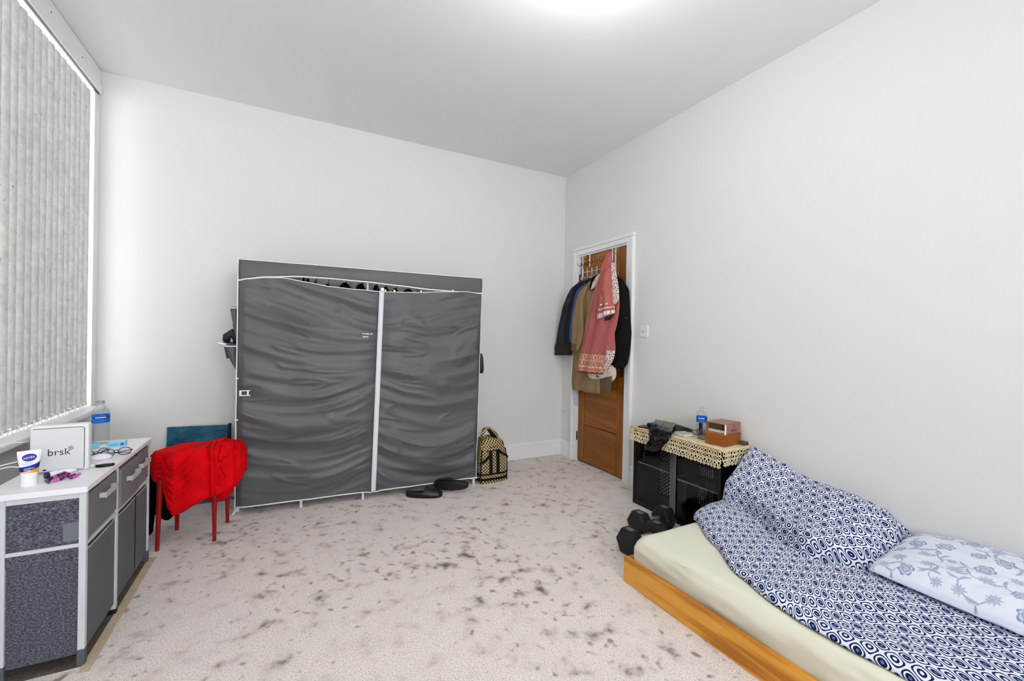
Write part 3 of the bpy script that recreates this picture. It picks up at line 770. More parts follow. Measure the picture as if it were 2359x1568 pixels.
# toothpaste tube lying down
c = at(112, 1101)
b = B(); dx = (at(150, 1093) - c).normalized()
tt = thing('small_white_tube', 'small white tube with navy cap lying before the router', 'tube', c)
Mx = frame(c + Vector((0, 0, 0.011)), dx, (0, 0, 1))
b.lathe([(0.011, 0.0), (0.011, 0.02), (0.009, 0.06)], (0, 0, 0), 16, M=Mx @ Matrix.Rotation(math.pi / 2, 4, 'Y')); b.box((0.055, -0.004, -0.008), (0.075, 0.004, 0.008), 0.002, M=Mx)
b.build('tube_body', M_white, tt, True, angle=40)
B().lathe([(0.0108, -0.010), (0.0112, 0.001)], (0, 0, 0), 16, M=Mx @ Matrix.Rotation(math.pi / 2, 4, 'Y')).build('cap', mat('navy_cap', (16, 30, 96), 0.4), tt, True, angle=40)

# purple bead strings
beads = thing('bead_bracelet', 'heap of glossy purple and pink bead strings before the router', 'bracelet', at(140, 1098))
M_beads = [mat('bead_purple', (122, 26, 120), 0.2, spec=0.6), mat('bead_pink', (204, 92, 170), 0.2, spec=0.6), mat('bead_dark', (70, 10, 66), 0.2, spec=0.6)]
rnd = random.Random(3)
def bead_string(px, z0):
    pts = [at(u, v) for u, v in px]
    for (p, q) in zip(pts, pts[1:]):
        n = max(1, int((q - p).length / 0.0082))
        for k_ in range(n):
            c = p.lerp(q, k_ / n) + Vector((0, 0, z0 + 0.0045))
            bm_ = bead_me[rnd.randrange(3)]
            o = bpy.data.objects.new('bead', bm_); COL.objects.link(o); o.parent = beads; o.location = c - beads.location
bead_me = []
for m in M_beads:
    t = bmesh.new(); bmesh.ops.create_icosphere(t, subdivisions=2, radius=0.0056)
    me = bpy.data.meshes.new('bead'); t.to_mesh(me); t.free(); me.materials.append(m)
    for p in me.polygons: p.use_smooth = True
    bead_me.append(me)
bead_string([(108, 1110), (120, 1102), (132, 1096), (144, 1091)], 0)
bead_string([(112, 1113), (126, 1110), (140, 1106), (146, 1098), (156, 1096)], 0)
bead_string([(118, 1107), (132, 1101), (148, 1095), (158, 1098), (150, 1103), (138, 1104)], 0.006)
bead_string([(160, 1100), (172, 1096), (182, 1094), (190, 1093)], 0)
bead_string([(164, 1103), (176, 1099), (188, 1096)], 0)

# water bottles
def bottle(name, label, p, h, r, parent_label, lab_z0, lab_z1, capcol=None, s_txt=None):
    t = thing(name, label, 'bottle', p)
    prof = [(r * 0.80, 0.0), (r * 0.97, 0.006)]
    z = 0.02
    while z < lab_z0 * h - 0.004:
        prof += [(r, z), (r * 0.93, z + 0.006)]; z += 0.014
    prof += [(r * 0.97, lab_z0 * h), (r * 0.97, lab_z1 * h), (r, lab_z1 * h + 0.005), (r * 0.92, lab_z1 * h + 0.02)]
    zn = 0.90 * h
    prof += [(lerp(r * 0.92, r * 0.40, sm(0, 1, q)), lerp(lab_z1 * h + 0.02, zn, q)) for q in (0.25, 0.5, 0.75, 1.0)] + [(r * 0.38, h * 0.93), (r * 0.46, h * 0.935), (r * 0.46, h * 0.95), (r * 0.36, h * 0.955), (r * 0.36, h)]
    B().lathe(prof, p, 28).build('bottle_body', M_bottle, t, True, angle=50)
    fd = Vector((CAM.x - p.x, CAM.y - p.y, 0)).normalized(); a0 = math.atan2(fd.y, fd.x)
    b = B(); rr = r * 0.985
    cyl = lambda s, zz, k_: p + Vector((rr * k_ * math.cos(a0 + (s - 0.5) * 2 * math.pi), rr * k_ * math.sin(a0 + (s - 0.5) * 2 * math.pi), zz))
    b.sheet(lambda s, tt_: cyl(s, lerp(lab_z0, lab_z1, tt_) * h, 1.0), lambda s, tt_: cyl(s, lerp(lab_z0, lab_z1, tt_) * h, 0.985), 32, 1)
    lb = b.build('paper_label', mat('bottle_label_blue', (22, 104, 214), 0.4), t, True, angle=40)
    b = B(); b.sheet(lambda s, tt_: cyl(0.38 + s * 0.26, lerp(lerp(lab_z0, lab_z1, .62), lerp(lab_z0, lab_z1, .84), tt_) * h, 1.02), lambda s, tt_: cyl(0.38 + s * 0.26, lerp(lerp(lab_z0, lab_z1, .62), lerp(lab_z0, lab_z1, .84), tt_) * h, 1.0), 12, 1)
    b.build('label_strip', mat('label_navy', (12, 20, 60), 0.4), lb, True)
    b = B(); b.sheet(lambda s, tt_: cyl(0.40 + s * 0.2, lerp(lerp(lab_z0, lab_z1, .68), lerp(lab_z0, lab_z1, .78), tt_) * h, 1.03), lambda s, tt_: cyl(0.40 + s * 0.2, lerp(lerp(lab_z0, lab_z1, .68), lerp(lab_z0, lab_z1, .78), tt_) * h, 1.01), 12, 1)
    b.build('label_print', M_white, lb, True)
    b = B(); b.sheet(lambda s, tt_: cyl(0.27 + 0.03 * math.cos(2 * math.pi * s) * tt_, lerp(lab_z0, lab_z1, 0.5 + 0.33 * tt_ * math.sin(2 * math.pi * s)) * h, 1.025), lambda s, tt_: cyl(0.27 + 0.03 * math.cos(2 * math.pi * s) * tt_, lerp(lab_z0, lab_z1, 0.5 + 0.33 * tt_ * math.sin(2 * math.pi * s)) * h, 1.005), 16, 2)
    b.build('label_print', M_white, lb, True)
    if capcol:
        B().lathe([(r * 0.42, h * 0.955), (r * 0.43, h * 0.96), (r * 0.43, h * 1.0), (r * 0.38, h * 1.008)], p, 20).build('cap', capcol, t, True, angle=40)
    # a little water left at the bottom
    if s_txt: B().lathe([(r * 0.78, 0.004), (r * 0.9, 0.010), (r * 0.9, 0.06)], p, 24).build('water', glass('water', (222, 232, 236), 0.05), t, True, angle=40)
pb = on(231, 1021, 'z', DT)
bottle('water_bottle', 'clear water bottle with blue label standing behind the router', pb, 0.205, 0.0345, '', 0.50, 0.68, glass('clear_cap', (225, 230, 234), 0.2))

# small light blue boxes
M_lb = mat('light_blue_card', (126, 206, 232), 0.45); M_lbt = mat('pale_blue_card', (198, 218, 238), 0.45); M_lbd = mat('blue_print', (20, 110, 200), 0.4)
def carton(label, c, ang, sx, sy, sz, print_):
    t = thing('small_carton', label, 'carton', c, (0, 0, ang))
    B().box((-sx / 2, -sy / 2, 0), (sx / 2, sy / 2, sz), 0.0015).build('carton_body', M_lb, t, world=False)
    B().box((-sx / 2 + 0.001, -sy / 2 + 0.001, sz), (sx / 2 - 0.001, sy / 2 - 0.001, sz + 0.0008)).build('carton_lid', M_lbt if print_ else mat('brown_flap', (176, 150, 134), 0.6), t, world=False)
    if print_:
        b = B(); b.lathe([(0.007, 0), (0.007, 0.0008)], (0, 0, 0), 20, M=Matrix.Translation((sx / 2 - 0.011, -sy / 2 - 0.0002, sz * 0.52)) @ Matrix.Rotation(math.pi / 2, 4, 'X')); b.build('printed_dot', M_lbd, t, world=False)
        B().box((-sx / 2 + 0.008, -sy / 2 - 0.0008, sz * 0.45), (0.006, -sy / 2, sz * 0.56)).build('printed_line', M_lbd, t, world=False)
carton('light blue carton with blue dot behind the folded spectacles', at(271, 1026), 0.10, 0.062, 0.05, 0.021, True)
carton('light blue carton with brown flap beside the router', at(206, 1034), 0.75, 0.06, 0.034, 0.026, False)

# spectacles
def glasses(label, c, ang, m, m2, fold_):
    t = thing('spectacles', label, 'spectacles', c, (0, 0, ang))
    for s_ in (-1, 1):
        pts = [Vector((s_ * 0.027 + 0.022 * math.cos(a) * (1 - 0.1 * math.sin(a)), 0, 0.0185 + 0.0165 * math.sin(a))) for a in [2 * math.pi * q / 20 for q in range(20)]]
        B().tube(pts, 0.0015, 6, closed=True).build('rim', m, t, True, world=False)
        B().sheet(lambda s, t_: Vector((s_ * 0.027 + 0.021 * t_ * math.cos(2 * math.pi * s), 0, 0.0185 + 0.0158 * t_ * math.sin(2 * math.pi * s))), lambda s, t_: Vector((s_ * 0.027 + 0.021 * t_ * math.cos(2 * math.pi * s), 0.001, 0.0185 + 0.0158 * t_ * math.sin(2 * math.pi * s))), 18, 2).build('lens', M_glass, t, True, world=False)
        if fold_: pts = [(s_ * 0.052, 0, 0.022), (s_ * 0.051, 0.006 + 0.004 * (s_ > 0), 0.018), (-s_ * 0.03, 0.02 + 0.006 * s_, 0.008), (-s_ * 0.048, 0.02 + 0.006 * s_, 0.003)]
        else: pts = [(s_ * 0.052, 0, 0.022), (s_ * 0.053, 0.03, 0.024), (s_ * 0.05, 0.085, 0.024), (s_ * 0.048, 0.11, 0.004)]
        B().tube(pts, [0.0022, 0.0022, 0.002, 0.0018], 6).build('temple', m2, t, True, world=False)
    B().tube([(-0.006, 0, 0.024), (0, 0, 0.027), (0.006, 0, 0.024)], 0.0016, 6).build('bridge', m, t, world=False)
M_dk = mat('dark_frame', (26, 20, 34), 0.25, spec=0.6); M_dr = mat('dark_red_frame', (110, 18, 22), 0.25, spec=0.6)
glasses('folded dark spectacles lying before the light blue carton', at(268, 1050), 0.25, M_dk, M_dk, True)
glasses('dark red spectacles beside the router near the white puck', at(221, 1054), 0.9, M_dk, M_dr, True)
# white oval case, black oval brush, small pale bits
c = at(231, 1058)
b = B(); Mx = Matrix.Translation(c) @ Matrix.Rotation(0.35, 4, 'Z')
b.lathe([(0.92, 0.0), (1.0, 0.006), (0.96, 0.012), (0.72, 0.020), (0.35, 0.0235), (0.02, 0.024)], (0, 0, 0), 28, M=Mx, sx=0.036, sy=0.025)
tag(b.build('oval_case', mat('soft_white', (236, 234, 238), 0.4), None, True, origin=c), 'white rounded oval case between the two pairs of spectacles', 'case')
c = at(242, 1074)
hb = thing('hair_brush', 'small black oval hair brush with white bristles', 'brush', c, (0, 0, 0.15))
B().lathe([(0.9, 0.0), (1.0, 0.004), (0.9, 0.010), (0.3, 0.012), (0.02, 0.012)], (0, 0, 0), 24, sx=0.030, sy=0.013).build('brush_body', M_black, hb, True, world=False)
b = B()
for i in range(9):
    for j in (-1, 0, 1):
        x = -0.02 + i * 0.005
        b.cyl((x, j * 0.0055, 0.010), (x, j * 0.0062, 0.0165), 0.0007, seg=5)
b.build('bristles', M_white, hb, world=False)
c = at(211, 1075)
b = B(); b.lathe([(0.011, 0), (0.013, 0.004), (0.010, 0.012), (0.003, 0.014)], c, 16)
tag(b.build('cream_pot', mat('cream_lid', (228, 222, 204), 0.4), None, True, origin=c), 'tiny cream pot beside right edge of the router', 'pot')
# cables behind the router
def cable(label, pts, m, plugcol):
    t = thing('network_cable', label, 'cable', pts[0])
    P = [Vector(p) for p in pts]; out = []
    for i in range(len(P) - 1):
        p0, p1, p2, p3 = P[max(0, i - 1)], P[i], P[i + 1], P[min(len(P) - 1, i + 2)]
        for q in range(6):
            u = q / 6; out.append(0.5 * ((2 * p1) + (p2 - p0) * u + (2 * p0 - 5 * p1 + 4 * p2 - p3) * u * u + (3 * p1 - p0 - 3 * p2 + p3) * u ** 3))
    out.append(P[-1])
    B().tube(out, 0.0022, 6).build('cord', m, t, True)
    if plugcol: 
        e = (P[-1] - P[-2]).normalized(); B().tube([P[-1] - e * 0.002, P[-1] + e * 0.012], 0.0048, 8).build('plug', mat('plug', plugcol, 0.4), t)
    return t
rb = rp0 - Vector((0, 0, 0))
cable('white cable with red plug entering the router side', [(-3.57, -1.62, 0.50), (-3.53, -1.55, 0.60), (-3.46, -1.46, 0.665), rp0 + Vector((-0.028, 0.02, 0.055))], M_white, (190, 30, 50))
cable('white cable with grey plug rising to upper router side', [(-3.56, -1.50, 0.60), (-3.50, -1.42, 0.70), (-3.44, -1.38, 0.742), rp0 + Vector((-0.028, 0.025, 0.122))], M_white, (170, 170, 172))
cable('white power cable looping down behind the sideboard', [(-3.47, -1.56, 0.44), (-3.455, -1.545, 0.58), (-3.44, -1.51, 0.655), (-3.40, -1.46, 0.675), rp0 + Vector((-0.02, 0.0, 0.03))], M_white, None)
# wall sockets behind the router
ws = thing('wall_socket', 'white wall socket plate below the sill behind the router', 'socket', (-W, -1.33, 0.55))
B().box((-W, -1.40, 0.50), (-W + 0.03, -1.26, 0.62), 0.006).build('socket_plate', mat('socket_white', (214, 216, 218), 0.4), ws)

# ================================================================ red stool with blanket, black trousers, teal board
st = thing('red_stool', 'small red wooden stool under the red blanket', 'stool', (-2.985, -0.63, 0))
feet = ((-3.112, -0.765), (-2.858, -0.760), (-2.822, -0.505), (-3.075, -0.505))
SZ = 0.40
for (x, y) in feet:
    cx_, cy_ = -2.967, -0.634
    tx_, ty_ = lerp(x, cx_, 0.06), lerp(y, cy_, 0.06)
    b = B(); b.tube([(x, y, 0.0), (lerp(x, tx_, .5), lerp(y, ty_, .5), SZ * 0.55), (tx_, ty_, SZ - 0.02)], [0.0095, 0.0125, 0.0145], 10)
    b.build('leg', M_red, st, True, angle=40)
for i in range(4):
    (x0, y0), (x1, y1) = feet[i], feet[(i + 1) % 4]
    B().cyl((lerp(x0, -2.967, .06), lerp(y0, -.634, .06), SZ - 0.028), (lerp(x1, -2.967, .06), lerp(y1, -.634, .06), SZ - 0.028), 0.009, seg=8).build('seat_rail', M_red, st)
b = B(); b.prism([(lerp(x, -2.967, 0.05), lerp(y, -.634, 0.05)) for x, y in feet], lambda a, c: Vector((a, c, SZ - 0.025)), lambda a, c: Vector((a, c, SZ)))
b.build('seat', M_red, st)

k = N('red_plush', 0.85, 0.1); 
tc = k.n('TexCoord'); nn = k.noise(tc.outputs['Object'], 14, 4, 0.6)
k.l(k.ramp(nn, [(0.3, (196, 0, 10)), (0.55, (218, 2, 16)), (0.75, (230, 6, 24))]), k.b.inputs['Base Color'])
k.bump(k.noise(tc.outputs['Object'], 500, 2), 0.3, 0.0015)
M_plush = k.m
bx0, bx1 = -3.175, -2.722
top_z = [(0, 0.482), (0.12, 0.496), (0.4, 0.512), (0.75, 0.522), (0.92, 0.512), (1.0, 0.470)]
frt_z = [(0, 0.41), (0.08, 0.365), (0.17, 0.352), (0.20, 0.30), (0.24, 0.225), (0.30, 0.185), (0.38, 0.195), (0.50, 0.228), (0.66, 0.258), (0.80, 0.272), (0.92, 0.295), (1.0, 0.345)]
frt_y = [(0, -0.66), (0.1, -0.73), (0.3, -0.80), (0.7, -0.79), (0.92, -0.755), (1.0, -0.71)]
bck_z = [(0, 0.43), (0.2, 0.40), (0.6, 0.30), (0.85, 0.24), (1.0, 0.32)]
def relief(s, t):
    """embossed lines and a flower, in blanket coordinates"""
    r = 0.0
    def line(d, w_): return -math.exp(-(d / w_) ** 2)
    if t < 0.62:
        v = t / 0.62
        r += 0.9 * line(s - (0.615 + 0.04 * (1 - v)), 0.012) + 0.6 * line(s - (0.675 + 0.03 * (1 - v)), 0.009)
        r += 0.8 * line(s - (0.875 + 0.03 * (1 - v)), 0.012) + 0.6 * line(s - (0.915 + 0.03 * (1 - v)), 0.012)
        if 0.67 < s < 0.88: r += 0.8 * line(v - 0.70, 0.022) + 0.5 * line(v - 0.75, 0.015)
        for cx_, cv, rr in ((0.775, 0.50, 0.055), (0.79, 0.87, 0.04), (0.76, 0.2, 0.04)):
            dx_, dv = (s - cx_), (v - cv) * 0.36; a = math.atan2(dv, dx_); d = math.hypot(dx_, dv)
            r += 0.9 * line(d - rr * (0.75 + 0.25 * math.cos(3 * a + 0.7)), 0.009)
        if 0.08 < s < 0.52:
            for q in range(5): r += 0.55 * line((v - (0.18 + 0.095 * q)) - 0.55 * (s - 0.30), 0.02) * sm(0.08, 0.16, s) * sm(0.52, 0.44, s)
    return r
def blk(s, t, inner):
    x = lerp(bx0, bx1, s); zt = curve(top_z, s); zf = curve(frt_z, s); zb = curve(bck_z, s); yf = curve(frt_y, s)
    yb = -0.50 - 0.02 * s
    rr = 0.045
    sk = -0.02 * math.sin(s * 5) 
    L1 = zt - rr - zf; L2 = abs(yb - yf) - 2 * rr; L3 = zt - rr - zb; arc = rr * math.pi / 2
    d = t * (L1 + L2 + L3 + 2 * arc)
    if d < L1: p = Vector((x, yf, zf + d)); n = Vector((0, -1, 0)); tt = d / L1
    elif d < L1 + arc:
        a = (d - L1) / rr; n = Vector((0, -math.cos(a), math.sin(a))); p = Vector((x, yf + rr, zt - rr)) + n * rr
    elif d < L1 + arc + L2: p = Vector((x, yf + rr + (d - L1 - arc), zt)); n = Vector((0, 0, 1))
    elif d < L1 + 2 * arc + L2:
        a = (d - L1 - arc - L2) / rr; n = Vector((0, math.sin(a), math.cos(a))); p = Vector((x, yb - rr, zt - rr)) + n * rr
    else: p = Vector((x, yb, zt - rr - (d - L1 - 2 * arc - L2))); n = Vector((0, 1, 0))
    thk = 0.028
    # rounded side ends
    e = min(1.0, min(s, 1 - s) / 0.05); e = math.sqrt(max(0.0, 1 - (1 - e) ** 2))
    eb = min(1.0, min(t, 1 - t) / 0.05); eb = math.sqrt(max(0.0, 1 - (1 - eb) ** 2))
    w_ = 0.016 * nz(s * 4.0, t * 5, 3) + 0.008 * nz(s * 9, t * 9, 6)
    if inner: return p - n * thk * 0.5 * e * eb + n * w_
    return p + n * (thk * 0.5 * e * eb + w_ + 0.017 * relief(s, t) * e)
b = B(); b.sheet(lambda s, t: blk(s, t, False), lambda s, t: blk(s, t, True), 150, 150)
# an inner layer hanging a little lower behind the front fold
bl = b.build('red_blanket', M_plush, None, True, origin=(-2.95, -0.65, SZ))
tag(bl, 'bright red embossed plush blanket draped over the small stool', 'blanket')
def under(s, t, th):
    x = lerp(-2.955, -2.775, s); return Vector((x, -0.70 + th + 0.02 * math.sin(s * 6), lerp(0.205 + 0.05 * (2 * s - 1) ** 2, 0.40, t)))
B().sheet(lambda s, t: under(s, t, -0.012 * math.sin(math.pi * s) - 0.004), lambda s, t: under(s, t, 0.012), 16, 12).build('lower_fold', M_plush, bl, True)
# black trousers bunched between stool and sideboard
M_blk = mat('black_jersey', (9, 9, 11), 0.85, spec=0.1)
tr = thing('black_trousers', 'black trousers hanging between the sideboard and stool', 'trousers', (-3.19, -0.55, 0.4))
b = B(); b.lathe([(0.3, 0.44), (0.8, 0.43), (1, 0.40), (1.0, 0.30), (0.95, 0.18), (0.8, 0.14), (0.3, 0.13)], (-3.175, -0.55, 0), 20, sx=0.062, sy=0.075); b.build('waist', M_blk, tr, True)
B().tube([(-3.19, -0.575, 0.22), (-3.192, -0.573, 0.10), (-3.192, -0.572, 0.035), (-3.192, -0.571, 0.022)], [0.036, 0.026, 0.021, 0.010], 14).build('trouser_leg', M_blk, tr, True)
B().tube([(-3.15, -0.47, 0.26), (-3.135, -0.45, 0.14), (-3.132, -0.443, 0.07), (-3.132, -0.442, 0.05)], [0.045, 0.040, 0.034, 0.015], 14).build('trouser_leg', M_blk, tr, True)
b = B(); b.sheet(lambda s, t: Vector((-3.235 + 0.075 * s, -0.632 + 0.02 * s, 0.262 + 0.03 * s + 0.028 * t * math.sin(math.pi * min(1, s + .25)))), lambda s, t: Vector((-3.235 + 0.075 * s, -0.622 + 0.02 * s, 0.262 + 0.03 * s + 0.028 * t * math.sin(math.pi * min(1, s + .25)))), 8, 4)
b.build('red_trim', M_plush, tr, True)
# teal canvas leaning on the wall
k = N('teal_canvas_paint', 0.6, 0.3); tc = k.n('TexCoord'); nn = k.noise(k.mapping(tc.outputs['Object'], (1, 1, 2.2)), 9, 6, 0.7)
k.l(k.ramp(nn, [(0.3, (12, 48, 70)), (0.5, (22, 84, 112)), (0.7, (48, 120, 146))]), k.b.inputs['Base Color']); k.bump(nn, 0.5, 0.003)
cb = thing('teal_canvas', 'teal painted canvas leaning on the wall behind the blanket', 'canvas', (-3.04, -0.06, 0))
def cv(a, h, d): 
    return Vector((a, -0.105 + 0.075 * (h / 0.53) + d, h + 0.001))
b = B(); x0, x1 = -3.227, -2.862
b.prism([(x0, 0.0), (x1, 0.0), (x1, 0.527), (x0, 0.535)], lambda a, h: cv(a, h, 0.004), lambda a, h: cv(a, h, 0.018)); b.build('canvas_frame', mat('pale_canvas_edge', (206, 200, 184), 0.8), cb)
b = B(); b.prism([(x0 + 0.007, 0.004), (x1 - 0.008, 0.004), (x1 - 0.008, 0.521), (x0 + 0.007, 0.529)], lambda a, h: cv(a, h, 0.001), lambda a, h: cv(a, h, 0.004)); b.build('painted_face', k.m, cb)
b = B(); b.prism([(x1 - 0.012, 0.0), (x1 + 0.006, 0.0), (x1 + 0.006, 0.528), (x1 - 0.012, 0.528)], lambda a, h: cv(a, h, -0.001), lambda a, h: cv(a, h, 0.018)); b.build('dark_edge', mat('dark_edge', (22, 24, 30), 0.7), cb)

# ================================================================ slippers, travel bag
M_slip = mat('black_foam', (20, 21, 24), 0.38, spec=0.45)
def foot_outline(n=36, k_=1.0):
    pts = []
    for q in range(n):
        a = 2 * math.pi * q / n; x = 0.132 * math.cos(a)
        wv = 0.044 + 0.008 * math.cos(a) + 0.004 * math.cos(2 * a)
        pts.append((x * k_, wv * math.sin(a) * k_ ))
    return pts
def slipper(label, loc, rot):
    t = thing('slide_sandal', label, 'sandal', loc, rot, 'black slide sandals by the wardrobe')
    b = B(); ol = foot_outline(); n = len(ol); rings = []
    for k_, z in ((0.93, 0.0), (1.0, 0.008), (1.02, 0.022), (1.0, 0.034), (0.95, 0.036), (0.90, 0.030), (0.6, 0.027), (0.05, 0.026)):
        rings.append([b.bm.verts.new((x * k_, y * k_, z + (0.008 * max(0, -x / 0.13) if z > 0.01 else 0))) for x, y in ol])
    for r0, r1 in zip(rings, rings[1:]):
        for i in range(n): b.bm.faces.new((r0[i], r0[(i + 1) % n], r1[(i + 1) % n], r1[i]))
    b.bm.faces.new(list(reversed(rings[0]))); b.bm.faces.new(rings[-1])
    b.build('sole', M_slip, t, True, world=False, angle=50)
    def strap(s, tt, th):
        a = lerp(-0.1, math.pi + 0.1, s); x = lerp(-0.012, 0.108, tt) + 0.018 * math.sin(a) * (1 - tt)
        wv = 0.052 * (1 - 0.30 * max(0, tt - 0.45)); hgt = 0.066 - 0.026 * tt
        return Vector((x, (wv + th) * math.cos(a), 0.012 + (hgt + th) * max(0.0, math.sin(a)) ** 0.8 * 0.92))
    B().sheet(lambda s, tt: strap(s, tt, 0.0), lambda s, tt: strap(s, tt, -0.006), 24, 8).build('strap', M_slip, t, True, world=False, angle=60)
    for s_, tt in ((0.72, 0.2), (0.72, 0.62), (0.5, 0.25), (0.5, 0.66), (0.28, 0.25)):
        p = strap(s_, tt, 0.0005); nrm = (p - Vector((p.x, 0, 0.01))).normalized()
        B().tube([p - nrm * 0.002, p + nrm * 0.001], [0.007, 0.0065], 10).build('vent_hole', M_black, t, world=False)
slipper('black slide sandal lying flat in front of the wardrobe', (-1.602, -0.590, 0.0), (0, 0, -0.42))
slipper('black slide sandal tipped on its side beside the other', (-1.405, -0.605, 0.048), (1.12, 0.0, 2.62))

k = N('gold_black_check', 0.55, 0.35); tc = k.n('TexCoord')
ck = k.n('TexChecker'); ck.inputs['Scale'].default_value = 1.0
k.l(k.mapping(tc.outputs['UV'], (1, 1, 1)), ck.inputs['Vector']); ck.inputs[1].default_value = (*s2l((208, 182, 128)), 1); ck.inputs[2].default_value = (*s2l((26, 17, 8)), 1)
k.l(ck.outputs[0], k.b.inputs['Base Color'])
M_check = k.m
bag = thing('travel_bag', 'black and gold checked travel bag beside the wardrobe', 'bag', (-1.01, -0.42, 0), (0, 0, 0.03))
# body: rounded-rectangle rings swept upward
rows = [(0.0, 0.118, 0.108), (0.012, 0.124, 0.114), (0.10, 0.126, 0.116), (0.20, 0.122, 0.112), (0.27, 0.114, 0.102), (0.315, 0.098, 0.085), (0.35, 0.07, 0.055), (0.362, 0.03, 0.02)]
b = B(); n = 40; rings = []
def sq(a, hx, hy):
    c, s_ = math.cos(a), math.sin(a); e = 0.38
    return (hx * math.copysign(abs(c) ** e, c), hy * math.copysign(abs(s_) ** e, s_))
def bagr(z):
    for (z0, a0, b0), (z1, a1, b1) in zip(rows, rows[1:]):
        if z <= z1: q = (z - z0) / (z1 - z0); return lerp(a0, a1, q), lerp(b0, b1, q)
    return rows[-1][1:]
zz = [0.362 * q / 30 for q in range(31)]
per = 0.0
for z in zz:
    hx, hy = bagr(z); ring = []
    for i in range(n):
        x, y = sq(2 * math.pi * i / n, hx, hy)
        d = 0.004 * nz(x * 14, y * 14, z * 12)
        ring.append(b.bm.verts.new((x + d, y + d, z)))
    rings.append(ring)
uvl = b.bm.loops.layers.uv.new('UVMap')
for j in range(30):
    for i in range(n):
        f = b.bm.faces.new((rings[j][i], rings[j][(i + 1) % n], rings[j + 1][(i + 1) % n], rings[j + 1][i]))
        co = [(i, j), (i + 1, j), (i + 1, j + 1), (i, j + 1)]
        for lp in f.loops:
            v = lp.vert.co; nrm = f.normal
        f.normal_update()
        for lp in f.loops:
            v = lp.vert.co
            h = v.x if abs(f.normal.y) > abs(f.normal.x) else v.y
            lp[uvl].uv = (h / 0.0125 + 40, v.z / 0.0125)
b.bm.faces.new(list(reversed(rings[0]))); b.bm.faces.new(rings[-1])
b.build('bag_body', M_check, bag, True, world=False, angle=60)
M_strap = mat('black_webbing', (12, 12, 13), 0.7, spec=0.2, bump=(600, 0.2, 0.0006))
for z0, z1 in ((0.026, 0.044), (0.070, 0.082)):
    b = B(); 
    def band(s, t, k_):
        z = lerp(z0, z1, t); hx, hy = bagr(z); x, y = sq(2 * math.pi * s, hx + k_, hy + k_); return Vector((x, y, z))
    b.sheet(lambda s, t: band(s, t, 0.005), lambda s, t: band(s, t, 0.001), 48, 1); b.build('trim_band', M_strap, bag, True, world=False, angle=40)
for x0 in (-0.034, 0.030):
    def stp(s, t, k_):
        z = lerp(0.07, 0.262, t); hx, hy = bagr(z); return Vector((x0 - 0.014 + 0.028 * s, -hy - k_, z))
    B().sheet(lambda s, t: stp(s, t, 0.007), lambda s, t: stp(s, t, 0.001), 2, 16).build('strap', M_strap, bag, True, world=False, angle=50)
for xa, za, xb, zb_ in ((0.036, 0.262, 0.128, 0.195), (-0.03, 0.235, -0.125, 0.165)):
    def dst(s, t, k_):
        x = lerp(xa, xb, t); z = lerp(za, zb_, t) + 0.022 * (s - 0.5); hx, hy = bagr(max(0.02, z)); x = max(-hx - .01, min(hx + 0.01, x)); return Vector((x, -hy - k_ + 0.02 * max(0, abs(x) - 0.1) / 0.03, z))
    B().sheet(lambda s, t: dst(s, t, 0.012), lambda s, t: dst(s, t, 0.003), 2, 12).build('strap', M_strap, bag, True, world=False, angle=50)
b = B()
for q in range(1): b.tube([(-0.095, -0.08, 0.29), (-0.04, -0.094, 0.284), (0.03, -0.092, 0.288), (0.095, -0.05, 0.30)], 0.004, 6)
b.tube([(-0.10, -0.088, 0.262), (-0.05, -0.102, 0.258), (0.03, -0.100, 0.262), (0.10, -0.075, 0.268)], 0.005, 6)
for sx_ in (-1, 1): b.tube([(sx_ * 0.117, -0.107, 0.01), (sx_ * 0.119, -0.109, 0.10), (sx_ * 0.115, -0.105, 0.20), (sx_ * 0.106, -0.095, 0.27)], 0.0045, 6)
b.build('zip_line', M_strap, bag, True, world=False)
b = B(); uvl = b.bm.loops.layers.uv.new('UVMap')
hp = [Vector((-0.06, -0.05, 0.335)), Vector((-0.085, -0.05, 0.385)), Vector((-0.06, -0.04, 0.43)), Vector((-0.02, -0.03, 0.425)), Vector((0.02, -0.02, 0.40)), Vector((0.07, 0.0, 0.365)), Vector((0.10, 0.01, 0.31))]
b.tube(hp, [0.010, 0.014, 0.016, 0.017, 0.016, 0.012, 0.009], 10)
for f in b.bm.faces:
    for lp in f.loops: lp[uvl].uv = (lp.vert.co.x / 0.0125 + 40, lp.vert.co.z / 0.0125)
b.build('handle', M_check, bag, True, world=False)
B().tube([(-0.032, -0.055, 0.42), (0.0, -0.05, 0.385), (0.04, -0.05, 0.35)], [0.011, 0.013, 0.012], 8).build('handle_wrap', M_strap, bag, True, world=False)
B().tube([(0.085, -0.02, 0.335), (0.115, -0.03, 0.31), (0.126, -0.04, 0.26), (0.13, -0.05, 0.20)], 0.004, 6).build('shoulder_cord', M_strap, bag, True, world=False)

